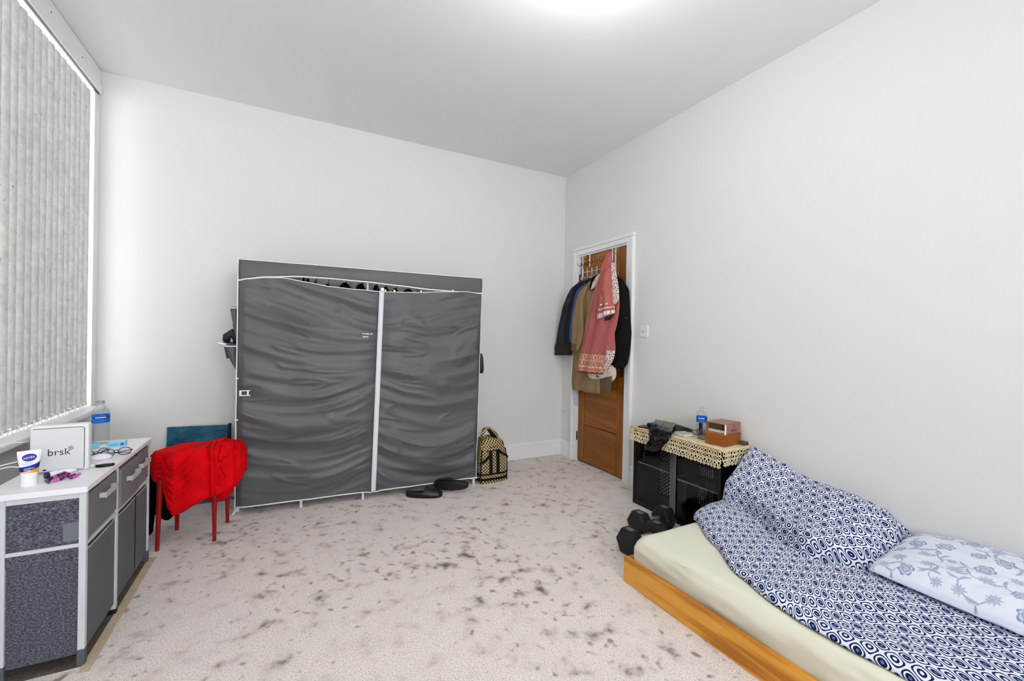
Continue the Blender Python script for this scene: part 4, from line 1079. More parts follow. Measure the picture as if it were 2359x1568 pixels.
# ================================================================ over-door rack and coats
rk = thing('over_door_rack', 'white wire hook rack hanging over top of the door', 'rack', (0.0, -0.6, 1.95))
xr = -0.03
yL, yR_ = -0.352, -0.815
for y, zt, zb in ((yL, 1.985, 1.735), (yR_ - 0.0, 1.985, 1.745)):
    b = B(); b.box((xr - 0.002, y - 0.008, zb), (xr + 0.001, y + 0.008, zt - 0.022), 0.0008); b.box((xr - 0.002, y - 0.008, zt - 0.026), (0.004, y + 0.008, zt - 0.022), 0.0008)
    b.build('door_strap', M_steel, rk)
for y in (-0.45, -0.765):
    B().box((xr + 0.006, y - 0.008, 1.855), (xr + 0.009, y + 0.008, 1.965), 0.0008).build('door_strap', M_steel, rk)
B().cyl((xr - 0.004, yL, 1.808), (xr - 0.004, yR_, 1.808), 0.0035, seg=8).build('cross_bar', M_steel, rk)
for y in (-0.372, -0.435, -0.505, -0.575, -0.70, -0.79):
    b = B(); b.tube([(xr - 0.006, y, 1.84), (xr - 0.007, y, 1.76), (xr - 0.014, y, 1.742), (xr - 0.030, y, 1.742), (xr - 0.038, y, 1.758)], 0.0033, 8)
    b.build('hook', M_steel, rk, True, angle=50)
for y in (-0.33, -0.385, -0.45, -0.505, -0.575, -0.64):
    b = B(); b.tube([(xr, y, 1.90), (xr - 0.01, y - 0.004, 1.872), (xr - 0.03, y - 0.004, 1.872), (xr - 0.045, y, 1.893)], 0.0022, 6)
    h_ = b.build('wire_hook', M_darkwire, rk, True)
    B().lathe([(0.001, -0.005), (0.0045, -0.002), (0.0045, 0.002), (0.001, 0.005)], (xr - 0.046, y, 1.897), 10).build('ball_tip', M_steel, h_, True)

def garment(name, rows, xp, bulge, m, parent, folds=(0.008, 3.0), seed=1, back=0.012, nu=26, nv=44, vcol=None):
    """cloth volume from outline rows ((uL, vL), (uR, vR)) given as photo pixels on plane x = xp"""
    R3 = [(on(*l, 'x', xp), on(*r, 'x', xp)) for l, r in rows]
    n = len(R3) - 1
    def edge(t, side):
        f = t * n; i = min(n - 1, int(f)); u = f - i
        p0, p1, p2, p3 = (R3[max(0, min(n, i + d))][side] for d in (-1, 0, 1, 2))
        c = 0.5 * ((2 * p1) + (p2 - p0) * u + (2 * p0 - 5 * p1 + 4 * p2 - p3) * u * u + (3 * p1 - p0 - 3 * p2 + p3) * u ** 3)
        return p1.lerp(p2, u).lerp(c, 0.6)
    def top(s, t):
        l, r = edge(t, 0), edge(t, 1); p = l.lerp(r, s)
        e = max(0.0, 1 - (2 * s - 1) ** 2) ** 0.5
        w_ = folds[0] * (math.sin(folds[1] * 2 * math.pi * (s + 0.12 * nz(t * 2 + seed, 0.5)) + seed) * sm(0, 0.4, t) + 1.2 * nz(s * 5 + seed, t * 6, seed) + 0.6 * nz(s * 11, t * 13 + seed, 2))
        k_ = min(1.0, 0.15 + t * 5.0)
        return p + Vector((-(bulge * e + w_ * e) * k_, 0, 0))
    def bot(s, t): return edge(t, 0).lerp(edge(t, 1), s) + Vector((back * max(0.0, 1 - (2 * s - 1) ** 2) ** 0.5, 0, 0))
    b = B(); b.sheet(top, bot, nu, nv)
    if vcol:
        pass
    o = b.build(name, m, parent, True)
    if vcol:
        ca = o.data.color_attributes.new('print', 'FLOAT_COLOR', 'POINT'); tot = (nu + 1) * (nv + 1)
        for i in range(len(o.data.vertices)):
            k_ = i % tot; s = (k_ % (nu + 1)) / nu; t = (k_ // (nu + 1)) / nv
            ca.data[i].color = (*vcol(s, t), 1)
    return o
def vcol_mat(name, rough=0.8, bump_=0.2):
    k = N(name, rough, 0.15); a = k.n('VertexColor'); a.layer_name = 'print'; k.l(a.outputs[0], k.b.inputs['Base Color'])
    tc = k.n('TexCoord'); k.bump(k.noise(tc.outputs['Object'], 400, 2), bump_, 0.001); return k.m

M_beige = mat('camel_wool', (150, 126, 90), 0.85, spec=0.1, bump=(300, 0.2), mottle=(8, 0.06))
M_brown = mat('taupe_wool', (104, 86, 70), 0.85, spec=0.1, bump=(300, 0.2), mottle=(8, 0.08))
M_blackcoat = mat('black_wool', (17, 18, 20), 0.85, spec=0.15, bump=(250, 0.3))
M_lining = mat('blue_lining', (16, 70, 140), 0.35, spec=0.5, mottle=(14, 0.3))
M_navyj = mat('navy_nylon', (16, 16, 30), 0.45, spec=0.3, mottle=(10, 0.2))
def hook(parent, u, v, xp, h=0.09):
    p = on(u, v, 'x', xp)
    B().tube([p + Vector((0, 0, -h)), p + Vector((0, 0, -0.04)), p + Vector((0, -0.012, -0.02)), p + Vector((0, -0.010, -0.002)), p + Vector((0, 0.003, 0.004)), p + Vector((0, 0.010, -0.006))], 0.002, 6).build('hanger_hook', M_chrome, parent, True)
# white cloth at the very back
o = garment('cloth', [((1330, 700), (1340, 690)), ((1322, 800), (1334, 800)), ((1319, 896), (1332, 900)), ((1324, 928), (1330, 934))], -0.022, 0.008, mat('white_cotton', (214, 214, 226), 0.85), None, seed=9, nv=20, nu=14)
o.name = 'white_shirt'; tag(o, 'white shirt hem showing below the beige coat', 'shirt')
# navy jacket with blue lining
nj = thing('navy_jacket', 'navy jacket with blue lining hanging leftmost on the door', 'jacket', on(1340, 640, 'x', -0.06))
garment('jacket_body', [((1350, 640), (1368, 640)), ((1334, 660), (1372, 652)), ((1324, 690), (1372, 690)), ((1317, 730), (1370, 730)), ((1311, 765), (1366, 765)), ((1313, 786), (1362, 790))], -0.055, 0.022, M_lining, nj, (0.006, 2), 4)
garment('sleeve', [((1336, 650), (1348, 646)), ((1320, 664), (1338, 662)), ((1310, 682), (1329, 690)), ((1301, 706), (1323, 712)), ((1294, 735), (1318, 740)), ((1288, 762), (1315, 765)), ((1283, 796), (1316, 792))], -0.085, 0.045, M_navyj, nj, (0.007, 1.5), 7, back=0.04)
garment('cuff', [((1282, 790), (1317, 788)), ((1280, 800), (1317, 797)), ((1280, 817), (1316, 818))], -0.088, 0.048, mat('dark_ribbed_cuff', (36, 30, 26), 0.8), nj, (0.003, 4), 2, back=0.04, nv=14)
garment('collar', [((1338, 648), (1362, 640)), ((1324, 658), (1358, 650)), ((1324, 664), (1346, 660))], -0.075, 0.03, M_navyj, nj, (0.004, 2), 3, nv=14)
garment('lining_strip', [((1345, 655), (1354, 651)), ((1330, 668), (1340, 668)), ((1323, 690), (1334, 700)), ((1319, 715), (1325, 720)), ((1314, 745), (1323, 745)), ((1312, 768), (1321, 768)), ((1313, 786), (1320, 790))], -0.128, 0.012, M_lining, nj, (0.003, 1.5), 6, nu=14)
hook(nj, 1361, 617, -0.055, 0.11)
# black coat on the right
kc = thing('black_coat', 'black coat hanging rightmost on the door', 'coat', on(1430, 640, 'x', -0.05))
garment('coat_body', [((1404, 636), (1421, 632)), ((1400, 660), (1440, 662)), ((1400, 700), (1446, 690)), ((1398, 770), (1449, 760)), ((1398, 830), (1440, 838)), ((1404, 846), (1432, 848))], -0.045, 0.03, M_blackcoat, kc, (0.006, 2), 5)
garment('sleeve', [((1420, 640), (1430, 645)), ((1424, 660), (1446, 668)), ((1424, 700), (1449, 710)), ((1422, 735), (1451, 740)), ((1419, 766), (1453, 768)), ((1416, 806), (1450, 806)), ((1414, 832), (1445, 832)), ((1418, 845), (1436, 847))], -0.08, 0.045, M_blackcoat, kc, (0.006, 1.5), 8, back=0.04)
p = on(1432, 847, 'x', -0.07); b = B(); b.box((p.x - 0.004, p.y - 0.012, p.z - 0.075), (p.x + 0.004, p.y + 0.012, p.z + 0.02), 0.002); b.build('belt_end', M_blackcoat, kc)
p = on(1442, 732, 'x', -0.13); B().lathe([(0.001, -0.003), (0.004, 0.0), (0.001, 0.003)], p, 10).build('button', M_chrome, kc)
# beige coat
bc = thing('beige_coat', 'long beige wool coat hanging at the centre of the door', 'coat', on(1360, 650, 'x', -0.10))
garment('coat_body', [((1356, 648), (1380, 640)), ((1340, 664), (1400, 660)), ((1332, 720), (1404, 720)), ((1326, 780), (1405, 780)), ((1320, 830), (1406, 830)), ((1317, 876), (1407, 880)), ((1319, 897), (1407, 905))], -0.075, 0.035, M_beige, bc, (0.010, 3), 11)
garment('sleeve', [((1344, 658), (1356, 656)), ((1335, 672), (1343, 690)), ((1327, 700), (1343, 715)), ((1321, 725), (1344, 745)), ((1319, 755), (1344, 768)), ((1318, 790), (1337, 795)), ((1317, 804), (1330, 810))], -0.125, 0.022, M_beige, bc, (0.005, 1.2), 13, back=0.045)
garment('cuff', [((1317, 788), (1334, 792)), ((1317, 800), (1331, 804)), ((1317, 808), (1328, 812))], -0.13, 0.024, M_brown, bc, (0.002, 2), 2, back=0.046, nv=10)
garment('hem_panel', [((1343, 876), (1384, 872)), ((1344, 890), (1383, 892)), ((1345, 903), (1382, 906))], -0.12, 0.012, M_beige, bc, (0.004, 2), 3, nv=10)
garment('hem_panel', [((1382, 872), (1410, 866)), ((1383, 890), (1408, 888)), ((1384, 905), (1407, 903))], -0.122, 0.012, M_brown, bc, (0.004, 2), 6, nv=10)
garment('front_opening', [((1362, 640), (1384, 628)), ((1360, 655), (1376, 650)), ((1359, 668), (1366, 668))], -0.115, 0.012, M_blackcoat, bc, (0.003, 2), 6, nv=10)
hook(bc, 1373, 615, -0.085, 0.10)
# pink embroidered dress
def pink(s, t):
    base = s2l((182, 102, 98)); cream = s2l((232, 196, 160)); dk = s2l((140, 44, 52))
    c = base
    if t > 0.855:
        q = (t - 0.855) / 0.145
        if q > 0.90: c = dk
        else:
            row = (q * 3.2) % 1.0
            if row < 0.12: c = cream
            else:
                v = math.sin(s * 80 + 2 * math.sin(q * 20)) * math.sin(q * 40)
                c = cream if v > 0.1 else base
    if s < 0.06 and t > 0.3: c = cream if nz(s * 90, t * 120) > -0.1 else base
    return c
def pale(s, t):
    v = nz(s * 9, t * 34, 3) + 0.6 * nz(s * 19, t * 70, 5)
    return s2l((236, 226, 220)) if v > -0.12 else (s2l((150, 88, 84)) if v > -0.42 else s2l((96, 80, 100)))
def dots(s, t):
    base = s2l((186, 104, 98)); wh = s2l((240, 226, 226))
    if t > 0.90 and abs(math.sin(s * 22)) > 0.25: return wh
    if 0.80 < t < 0.835 and abs(math.sin(s * 30)) > 0.3: return wh
    for a, c_ in ((0.3, 0.55), (0.6, 0.63), (0.25, 0.72), (0.75, 0.72)):
        if abs(s - a) < 0.05 and abs(t - c_) < 0.014: return wh
    return base
M_vp = vcol_mat('printed_pink_cloth')
M_shadowcl = mat('sleeve_inside_shade', (70, 44, 30), 0.9)
pd = thing('pink_dress', 'pink embroidered dress hanging by its collar from a door hook', 'dress', on(1404, 582, 'x', -0.13))
garment('skirt', [((1402, 580), (1406, 580)), ((1391, 612), (1411, 605)), ((1378, 645), (1420, 640)), ((1367, 675), (1427, 672)), ((1358, 716), (1428, 706)), ((1349, 752), (1421, 750)), ((1343, 789), (1408, 792)), ((1337, 818), (1399, 824)), ((1330, 855), (1389, 862))], -0.125, 0.045, M_vp, pd, (0.011, 2.5), 17, nu=110, nv=260, vcol=pink)
garment('side_fold', [((1398, 735), (1424, 720)), ((1402, 770), (1416, 766)), ((1398, 800), (1418, 802)), ((1397, 828), (1413, 828)), ((1395, 848), (1400, 852))], -0.118, 0.030, M_vp, pd, (0.006, 1.5), 4, nu=44, nv=90, vcol=lambda s, t: s2l((186, 106, 100)) if t < 0.55 else pale(s, t))
garment('sleeve', [((1398, 618), (1406, 616)), ((1386, 648), (1409, 646)), ((1382, 676), (1411, 672)), ((1382, 690), (1413, 690)), ((1380, 712), (1416, 705)), ((1378, 735), (1417, 720))], -0.185, 0.035, M_vp, pd, (0.010, 1.5), 21, nu=60, nv=130, vcol=dots, back=0.02)
garment('sleeve_opening_shade', [((1383, 733), (1416, 719)), ((1386, 738), (1414, 726)), ((1392, 739), (1408, 733))], -0.165, 0.004, M_shadowcl, pd, (0.0, 1), 1, nu=12, nv=6)  # dark sheet painted as the shade inside the sleeve mouth
garment('embroidered_yoke', [((1408, 606), (1414, 604)), ((1407, 635), (1420, 632)), ((1408, 660), (1425, 662)), ((1410, 685), (1425, 688)), ((1412, 702), (1418, 700))], -0.176, 0.012, M_vp, pd, (0.003, 1.5), 23, nu=44, nv=120, vcol=pale)
garment('embroidered_yoke', [((1378, 632), (1384, 628)), ((1366, 650), (1380, 644)), ((1361, 668), (1372, 660))], -0.165, 0.010, M_vp, pd, (0.003, 1.5), 25, nu=30, nv=50, vcol=pale)
garment('underskirt', [((1344, 850), (1418, 840)), ((1350, 866), (1420, 860)), ((1372, 878), (1417, 872)), ((1390, 882), (1402, 884))], -0.105, 0.012, mat('cream_satin', (224, 214, 196), 0.5, mottle=(30, 0.12)), pd, (0.006, 3), 4, nv=18)
b = B(); p = on(1404, 581, 'x', -0.14); b.tube([p, p + Vector((0.03, 0, 0.012)), p + Vector((0.075, 0.0, -0.005))], 0.003, 6); b.build('hanging_loop', mat('pink_loop', (180, 92, 90), 0.8), pd)

# ================================================================ black glass cabinet
CX, CY0, CY1, CH = -0.268, -1.325, -2.035, 0.538
cab = thing('glass_cabinet', 'low black cabinet with sliding glass doors beside the door', 'cabinet', (-0.145, -1.68, 0))
M_cabk = mat('black_laminate', (13, 13, 14), 0.35, spec=0.4)
XB = -0.022; T = 0.02
B().box((CX, CY0 - T, 0.0), (XB, CY0, CH), 0.001).build('side_panel', M_cabk, cab)
B().box((CX, CY1, 0.0), (XB, CY1 + T, CH), 0.001).build('side_panel', M_cabk, cab)
B().box((CX, CY1 + T, CH - T), (XB, CY0 - T, CH), 0.001).build('top_panel', M_cabk, cab)
B().box((CX, CY1 + T, 0.012), (XB, CY0 - T, 0.032), 0.001).build('bottom_panel', M_cabk, cab)
B().box((CX, CY1 + T, 0.0), (CX + 0.016, CY0 - T, 0.012)).build('plinth', M_cabk, cab)
bp = B().box((XB - 0.006, CY1 + T, 0.032), (XB, CY0 - T, CH - T)).build('back_panel', M_cabk, cab)
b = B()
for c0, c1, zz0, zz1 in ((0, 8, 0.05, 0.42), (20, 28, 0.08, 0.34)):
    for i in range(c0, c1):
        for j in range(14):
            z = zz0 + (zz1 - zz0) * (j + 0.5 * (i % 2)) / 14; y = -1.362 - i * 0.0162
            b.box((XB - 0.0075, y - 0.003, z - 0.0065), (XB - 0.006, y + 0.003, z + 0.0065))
b.build('reflection_dashes', mat('reflection_white', (240, 240, 236), 0.7), bp)  # pale dashes painted in place of reflections in the cabinet
B().box((-0.15, CY1 + 0.34, 0.032), (XB - 0.006, CY1 + 0.356, CH - T)).build('divider', M_cabk, cab)
ym = (CY0 + CY1) / 2
B().box((-0.235, ym + 0.005, 0.292), (XB - 0.008, CY0 - T - 0.002, 0.298), 0.001).build('shelf', M_shelfglass, cab)
M_shedge = mat('shelf_edge_green', (176, 190, 186), 0.3)
for y0_, y1_, z_ in ((ym + 0.005, CY0 - T - 0.002, 0.2915), (CY1 + T + 0.002, ym - 0.012, 0.2715)):
    B().box((-0.2375, y0_, z_), (-0.235, y1_, z_ + 0.007)).build('shelf_edge', M_shedge, cab)
B().box((-0.235, CY1 + T + 0.002, 0.272), (XB - 0.008, ym - 0.012, 0.278), 0.001).build('shelf', M_shelfglass, cab)
for y, z in ((CY0 - T - 0.006, 0.286), (ym - 0.02, 0.266)):
    B().cyl((-0.225, y, z), (-0.225, y, z + 0.008), 0.006, seg=10).build('shelf_pin', M_chrome, cab)
for x, y0, y1 in ((CX + 0.004, ym - 0.022, CY0 - T - 0.001), (CX + 0.012, CY1 + T + 0.001, ym + 0.022)):
    d_ = B().box((x, y0, 0.034), (x + 0.004, y1, CH - T - 0.001)).build('glass_door', M_cabglass, cab)
    ye = y0 if x < CX + 0.01 else y1
    B().box((x - 0.0005, ye - 0.001, 0.034), (x + 0.0045, ye + 0.001, CH - T - 0.001)).build('door_edge', mat('glass_edge', (120, 130, 128), 0.3), d_)
B().box((CX + 0.003, ym - 0.022, 0.034), (CX + 0.0035, ym + 0.022, CH - T - 0.001)).build('door_overlap', glass('overlap_glass', (150, 154, 154), 0.08, rough=0.2), cab)

# lace runner
M_lace = mat('ecru_lace', (232, 217, 180), 0.85, spec=0.1)
LZ = CH + 0.010
lace = thing('lace_runner', 'ecru crocheted lace runner covering the top of the black cabinet', 'tablecloth', (-0.14, -1.68, CH))
LX = CX - 0.018; LY0, LY1 = CY0 + 0.014, CY1 - 0.016
B().sheet(lambda s, t: Vector((lerp(LX, -0.004, s), lerp(LY1, LY0, t), LZ + 0.002 * nz(s * 6, t * 20))), lambda s, t: Vector((lerp(LX, -0.004, s), lerp(LY1, LY0, t), LZ - 0.004)), 20, 60).build('cloth_top', M_lace, lace, True)
def lace_edge(path, nrm, drop, flare):
    """crochet edging: rows of rings joined by threads, closed by a scalloped hem; path p(t) along the cloth edge"""
    b = B(); L = sum((path((i + 1) / 50) - path(i / 50)).length for i in range(50))
    n = max(3, int(round(L / 0.023)))
    def pt(i, r): 
        t = max(0.0, min(1.0, i / n)); p = path(t); d = r * drop * (1 + flare * t)
        return p + Vector((0, 0, -d)) + nrm(t) * (0.004 + 0.10 * d + 0.004 * math.sin(i * 1.7))
    for row, r in enumerate((0.16, 0.42, 0.68)):
        for i in range(n):
            c = pt(i + 0.5 + (0.5 if row % 2 else 0), r); tl = (pt(i + 1, r) - pt(i, r)).normalized()
            rr = 0.0088
            dn = Vector((0, 0, -1))
            b.tube([c + tl * rr * math.cos(a) + dn * rr * 1.15 * math.sin(a) for a in [2 * math.pi * q / 8 for q in range(8)]], 0.0026, 5, closed=True)
    for r in (0.02, 0.29, 0.55):
        b.tube([pt(i / 2, r) for i in range(2 * n + 1)], 0.0026, 5)
    b.tube([pt(i / 2, 0.88 + (0.10 if i % 2 else 0)) for i in range(2 * n + 1)], 0.0034, 5)
    for i in range(n):
        b.tube([pt(i, 0.60), pt(i + 0.5, 0.96)], 0.0024, 5); b.tube([pt(i + 1, 0.60), pt(i + 0.5, 0.96)], 0.0024, 5)
    b.build('lace_edging', M_lace, lace, True)
lace_edge(lambda t: Vector((LX, lerp(LY0, LY1, t), LZ - 0.003)), lambda t: Vector((-1, 0, 0)), 0.088, 0.15)
lace_edge(lambda t: Vector((lerp(LX, -0.02, t), LY1, LZ - 0.003)), lambda t: Vector((0, -1, 0)), 0.085, 0.0)
lace_edge(lambda t: Vector((lerp(LX, -0.02, t), LY0, LZ - 0.003)), lambda t: Vector((0, 1, 0)), 0.07, 0.0)
b = B()
for i in range(30):
    y = lerp(LY0 - 0.03, LY1 + 0.03, i / 29); c = Vector((LX + 0.026, y, LZ + 0.002))
    b.tube([c + Vector((0.010 * math.cos(a), 0.008 * math.sin(a), 0)) for a in [2 * math.pi * q / 8 for q in range(8)]], 0.0026, 5, closed=True)
b.build('eyelet_row', M_lace, lace, True)
B().tube([Vector((LX - 0.001, lerp(LY0, LY1, q / 30), LZ)) for q in range(31)], 0.0032, 6).build('edge_cord', mat('tan_cord', (196, 150, 96), 0.8), lace, True)

# things on the cabinet
CT = LZ + 0.003
q0 = on(1672, 1026, 'z', CT + 0.01); q1 = on(1724, 1023, 'z', CT + 0.01)
cz = CT
bxF = Vector((-0.19, -2.005, cz))       # front left bottom corner of boxes
def gift(label, cat, c, ang, sx, sy, sz, m, name):
    t = thing(name, label, cat, c, (0, 0, ang)); return t
# lower orange-brown box
M_ob = mat('orange_brown_card', (150, 82, 26), 0.5, spec=0.3, mottle=(10, 0.05)); M_pb = mat('rose_brown_card', (160, 112, 88), 0.35, spec=0.45)
pA = on(1672, 1026, 'z', cz); 
lo = thing('lower_gift_box', 'orange brown cardboard box under the open perfume box', 'box', (-0.115, -1.93, cz), (0, 0, 0.10))
B().box((-0.086, -0.064, 0), (0.086, 0.064, 0.062), 0.002).build('box_base', M_ob, lo, world=False)
B().box((-0.087, -0.065, 0.036), (0.087, 0.065, 0.068), 0.003).build('box_lid', M_ob, lo, world=False)
up = thing('perfume_box', 'rose brown perfume box with open end atop orange box', 'box', (-0.115, -1.93, cz + 0.0685), (0, 0, 0.10))
bx, by, bh = 0.084, 0.062, 0.064
B().box((-bx, -by, bh - 0.003), (bx, by, bh), 0.0008).build('box_top', M_pb, up, world=False)
B().box((-bx, -by, 0.0), (bx, by, 0.003)).build('box_bottom', M_pb, up, world=False)
B().box((-bx, -by, 0.0), (bx, -by + 0.003, bh)).build('box_front', M_pb, up, world=False)
B().box((-bx, by - 0.003, 0.0), (bx, by, bh)).build('box_back', M_pb, up, world=False)
B().box((bx - 0.003, -by, 0.0), (bx, by, bh)).build('box_end', M_pb, up, world=False)
B().box((-bx + 0.018, -by + 0.006, 0.004), (bx - 0.006, by - 0.005, 0.020), 0.002).build('inner_tray', mat('cream_tray', (206, 204, 184), 0.6), up, world=False)
B().box((-bx + 0.03, -by + 0.006, 0.022), (bx - 0.006, by - 0.005, bh - 0.006), 0.003).build('inner_bottle', mat('amber_bottle', (96, 74, 50), 0.15, spec=0.6), up, world=False)
B().box((-bx - 0.0006, -by - 0.0006, 0.001), (-bx + 0.012, -by + 0.0025, bh - 0.002)).build('white_corner', M_white, up, world=False)
text('RIHMAN', 0.0155, Matrix.Translation((0.012, -by - 0.0006, 0.022)) @ Matrix.Rotation(math.pi / 2, 4, 'X'), mat('dark_brown_print', (70, 32, 20), 0.6), up, world=False)
B().lathe([(0.0085, 0), (0.0085, 0.0006)], (0, 0, 0), 20, M=Matrix.Translation((0.012, -by, 0.044)) @ Matrix.Rotation(math.pi / 2, 4, 'X')).build('emblem', mat('emblem_brown', (116, 70, 48), 0.5), up, world=False)
B().box((0.002, -by - 0.0005, 0.009), (0.022, -by, 0.0105)).build('small_print', mat('dark_brown_print2', (92, 50, 30), 0.6), up, world=False)
c = Vector((-0.028, -2.005, cz))
tag(B().box((-0.044, -2.03, cz), (-0.012, -1.988, cz + 0.022), 0.004).build('grey_case', mat('dark_taupe', (84, 78, 72), 0.6), None, origin=c), 'small dark grey case tucked behind the boxes at the wall', 'case')
pb2 = on(1624, 1017, 'z', CT)
bottle('water_bottle', 'clear uncapped water bottle with blue label on the black cabinet', Vector((-0.135, -1.79, CT)), 0.205, 0.0335, '', 0.53, 0.70, None, s_txt=True)
# black speaker stick behind the bottle
c = Vector((-0.06, -1.725, CT))
tag(B().box((-0.07, -1.735, CT), (-0.05, -1.715, CT + 0.085), 0.004).build('black_stick', M_black, None, origin=c), 'slim black gadget standing just behind the water bottle', 'gadget')
# white slim box
c = on(1592, 1006, 'z', CT)
wb = thing('slim_white_box', 'slim white box with grey top before the water bottle', 'box', (-0.165, -1.665, CT), (0, 0, -0.15))
B().box((-0.035, -0.055, 0), (0.05, 0.04, 0.012), 0.002).build('box_base', M_white, wb, world=False)
B().box((-0.034, -0.054, 0.012), (0.049, 0.039, 0.017), 0.0015).build('box_lid', mat('pale_grey_lid', (196, 190, 186), 0.5), wb, world=False)
# black pouch and crumpled bin bag
M_bag = mat('black_plastic_film', (10, 12, 14), 0.16, spec=0.45)
c = Vector((-0.09, -1.50, CT))
b = B()
def pch(s, t, up_):
    x = lerp(-0.19, -0.03, s); y = lerp(-1.62, -1.38, t)
    e = math.sqrt(max(0, (1 - (2 * s - 1) ** 2) * (1 - (2 * t - 1) ** 2)))
    return Vector((x - 0.05 * (t - .5), y, CT + (0.004 if not up_ else 0.006 + 0.030 * e ** 0.6 + 0.008 * nz(s * 5, t * 6))))
b.sheet(lambda s, t: pch(s, t, True), lambda s, t: pch(s, t, False), 16, 20)
tag(b.build('black_pouch', mat('black_nylon', (22, 22, 26), 0.5, spec=0.4), None, True, origin=c), 'flat black pouch lying under the plastic bag on lace', 'pouch')
b = B(); c = on(1484, 981, 'z', CT + 0.008)
tag(B().box((-0.045, -0.035, 0), (0.045, 0.035, 0.010), 0.003, M=Matrix.Translation((-0.22, -1.385, CT + 0.001)) @ Matrix.Rotation(0.3, 4, 'Z')).build('black_phone', mat('dark_blue_black', (18, 20, 34), 0.3, spec=0.5), None, origin=(-0.22, -1.385, CT)), 'dark phone lying at the left end of the lace', 'phone')
bagrows = [(on(1512, 966, 'z', CT + 0.048), on(1560, 975, 'z', CT + 0.045)), (on(1500, 978, 'z', CT + 0.045), on(1554, 986, 'z', CT + 0.042)),
           (on(1496, 990, 'x', LX - 0.010), on(1550, 998, 'x', LX - 0.010)), (on(1498, 1002, 'x', LX - 0.022), on(1542, 1008, 'x', LX - 0.022)), (on(1494, 1016, 'x', LX - 0.026), on(1534, 1020, 'x', LX - 0.026)), (on(1487, 1028, 'x', LX - 0.028), on(1524, 1034, 'x', LX - 0.028)), (on(1485, 1035, 'x', LX - 0.022), on(1511, 1042, 'x', LX - 0.022))]
def bagf(s, t, th):
    n_ = len(bagrows) - 1; f = t * n_; i = min(n_ - 1, int(f)); u = f - i
    p = bagrows[i][0].lerp(bagrows[i + 1][0], u).lerp(bagrows[i][1].lerp(bagrows[i + 1][1], u), s)
    cr = 0.012 * (abs(nz(s * 3.5, t * 5, 1)) * 2 - 0.4) + 0.008 * (1 - abs(nz(s * 5 + 3, t * 4, 6)) * 3) + 0.0015 * nz(s * 14, t * 14, 3)
    return p + Vector((-1, -0.2, 0.6)).normalized() * (cr + th)
b = B(); b.sheet(lambda s, t: bagf(s, t, 0.004), lambda s, t: bagf(s, t, 0.0), 26, 34)
pbag = b.build('plastic_bag', M_bag, None, True, origin=(-0.25, -1.48, CT)); tag(pbag, 'crumpled shiny black plastic bag hanging over the lace edge', 'bag')
b = B(); kc_ = on(1499, 978, 'z', CT + 0.03)
for q in range(3):
    cc = kc_ + Vector((0.008 * q - 0.01, -0.012 * q, 0.004 * q)); t = bmesh.new(); bmesh.ops.create_icosphere(t, subdivisions=3, radius=0.018)
    for v in t.verts: v.co *= 1 + 0.45 * nz(v.co.x * 60 + q, v.co.y * 60, v.co.z * 60); v.co.z *= 0.8
    b.merge(t, Matrix.Translation(cc))
b.build('knot', M_bag, pbag, True)
c = Vector((-0.06, -1.44, CT))
tag(B().box((-0.03, -0.045, 0.036), (0.0, 0.045, 0.046), 0.003, M=Matrix.Translation((-0.05, -1.455, CT)) @ Matrix.Rotation(-0.2, 4, 'Z')).build('green_sleeve', mat('lime_card', (196, 208, 60), 0.5), None, origin=c), 'lime green strip sticking out above the black pouch', 'strip')
cbp = [[(-0.12, -1.60, CT + 0.008), (-0.09, -1.64, CT + 0.036), (-0.07, -1.69, CT + 0.026), (-0.06, -1.715, CT + 0.004)], [(-0.13, -1.60, CT + 0.006), (-0.11, -1.645, CT + 0.026), (-0.09, -1.69, CT + 0.012), (-0.08, -1.72, CT + 0.004)], [(-0.14, -1.58, CT + 0.004), (-0.13, -1.63, CT + 0.012), (-0.10, -1.68, CT + 0.003), (-0.07, -1.715, CT + 0.003)]]
cc = thing('charger_cable', 'tangled thin black charger cable between pouch and bottle', 'cable', cbp[0][0])
for pts in cbp: B().tube([Vector(p) for p in pts], 0.002, 6).build('cord_loop', M_black, cc, True)

# ================================================================ hex dumbbells
def dumbbell(label, c, ang):
    t = thing('hex_dumbbell', label, 'dumbbell', c, (0, 0, ang), 'black hex dumbbells at foot of bed')
    R_ = 0.077; ap = R_ * math.cos(math.pi / 6)
    Mh = Matrix.Rotation(math.pi / 2, 4, 'Y')
    for s_ in (-1, 1):
        b = B(); rings = []
        for x, k_ in ((0.062, 0.80), (0.070, 0.97), (0.078, 1.0), (0.128, 1.0), (0.137, 0.95), (0.142, 0.84)):
            rings.append([b.bm.verts.new((s_ * x, R_ * k_ * math.cos(a), ap + R_ * k_ * math.sin(a))) for a in [math.pi / 3 * q + 0.0 for q in range(6)]])
        for r0, r1 in zip(rings, rings[1:]):
            for i in range(6): b.bm.faces.new((r0[i], r0[(i + 1) % 6], r1[(i + 1) % 6], r1[i]))
        b.bm.faces.new(rings[0]); b.bm.faces.new(rings[-1])
        hd = b.build('hex_head', M_blackmatte, t, world=False)
        B().box((s_ * 0.103 - 0.016, -0.022, 2 * ap - 0.0002), (s_ * 0.103 + 0.016, 0.022, 2 * ap + 0.0008), 0.0003).build('facet_highlight', mat('lit_rubber', (104, 108, 116), 0.5), hd, world=False)  # paler plate paints the light caught by the top facet
    B().tube([(-0.066, 0, ap), (-0.03, 0, ap), (0, 0, ap), (0.03, 0, ap), (0.066, 0, ap)], [0.016, 0.0175, 0.019, 0.0175, 0.016], 14).build('grip', M_chrome, t, True, world=False)
dumbbell('black hex dumbbell nearest the foot of bed', (-0.715, -1.885, 0), 0.02)
dumbbell('black hex dumbbell nearest the glass cabinet', (-0.495, -1.733, 0), 0.0)

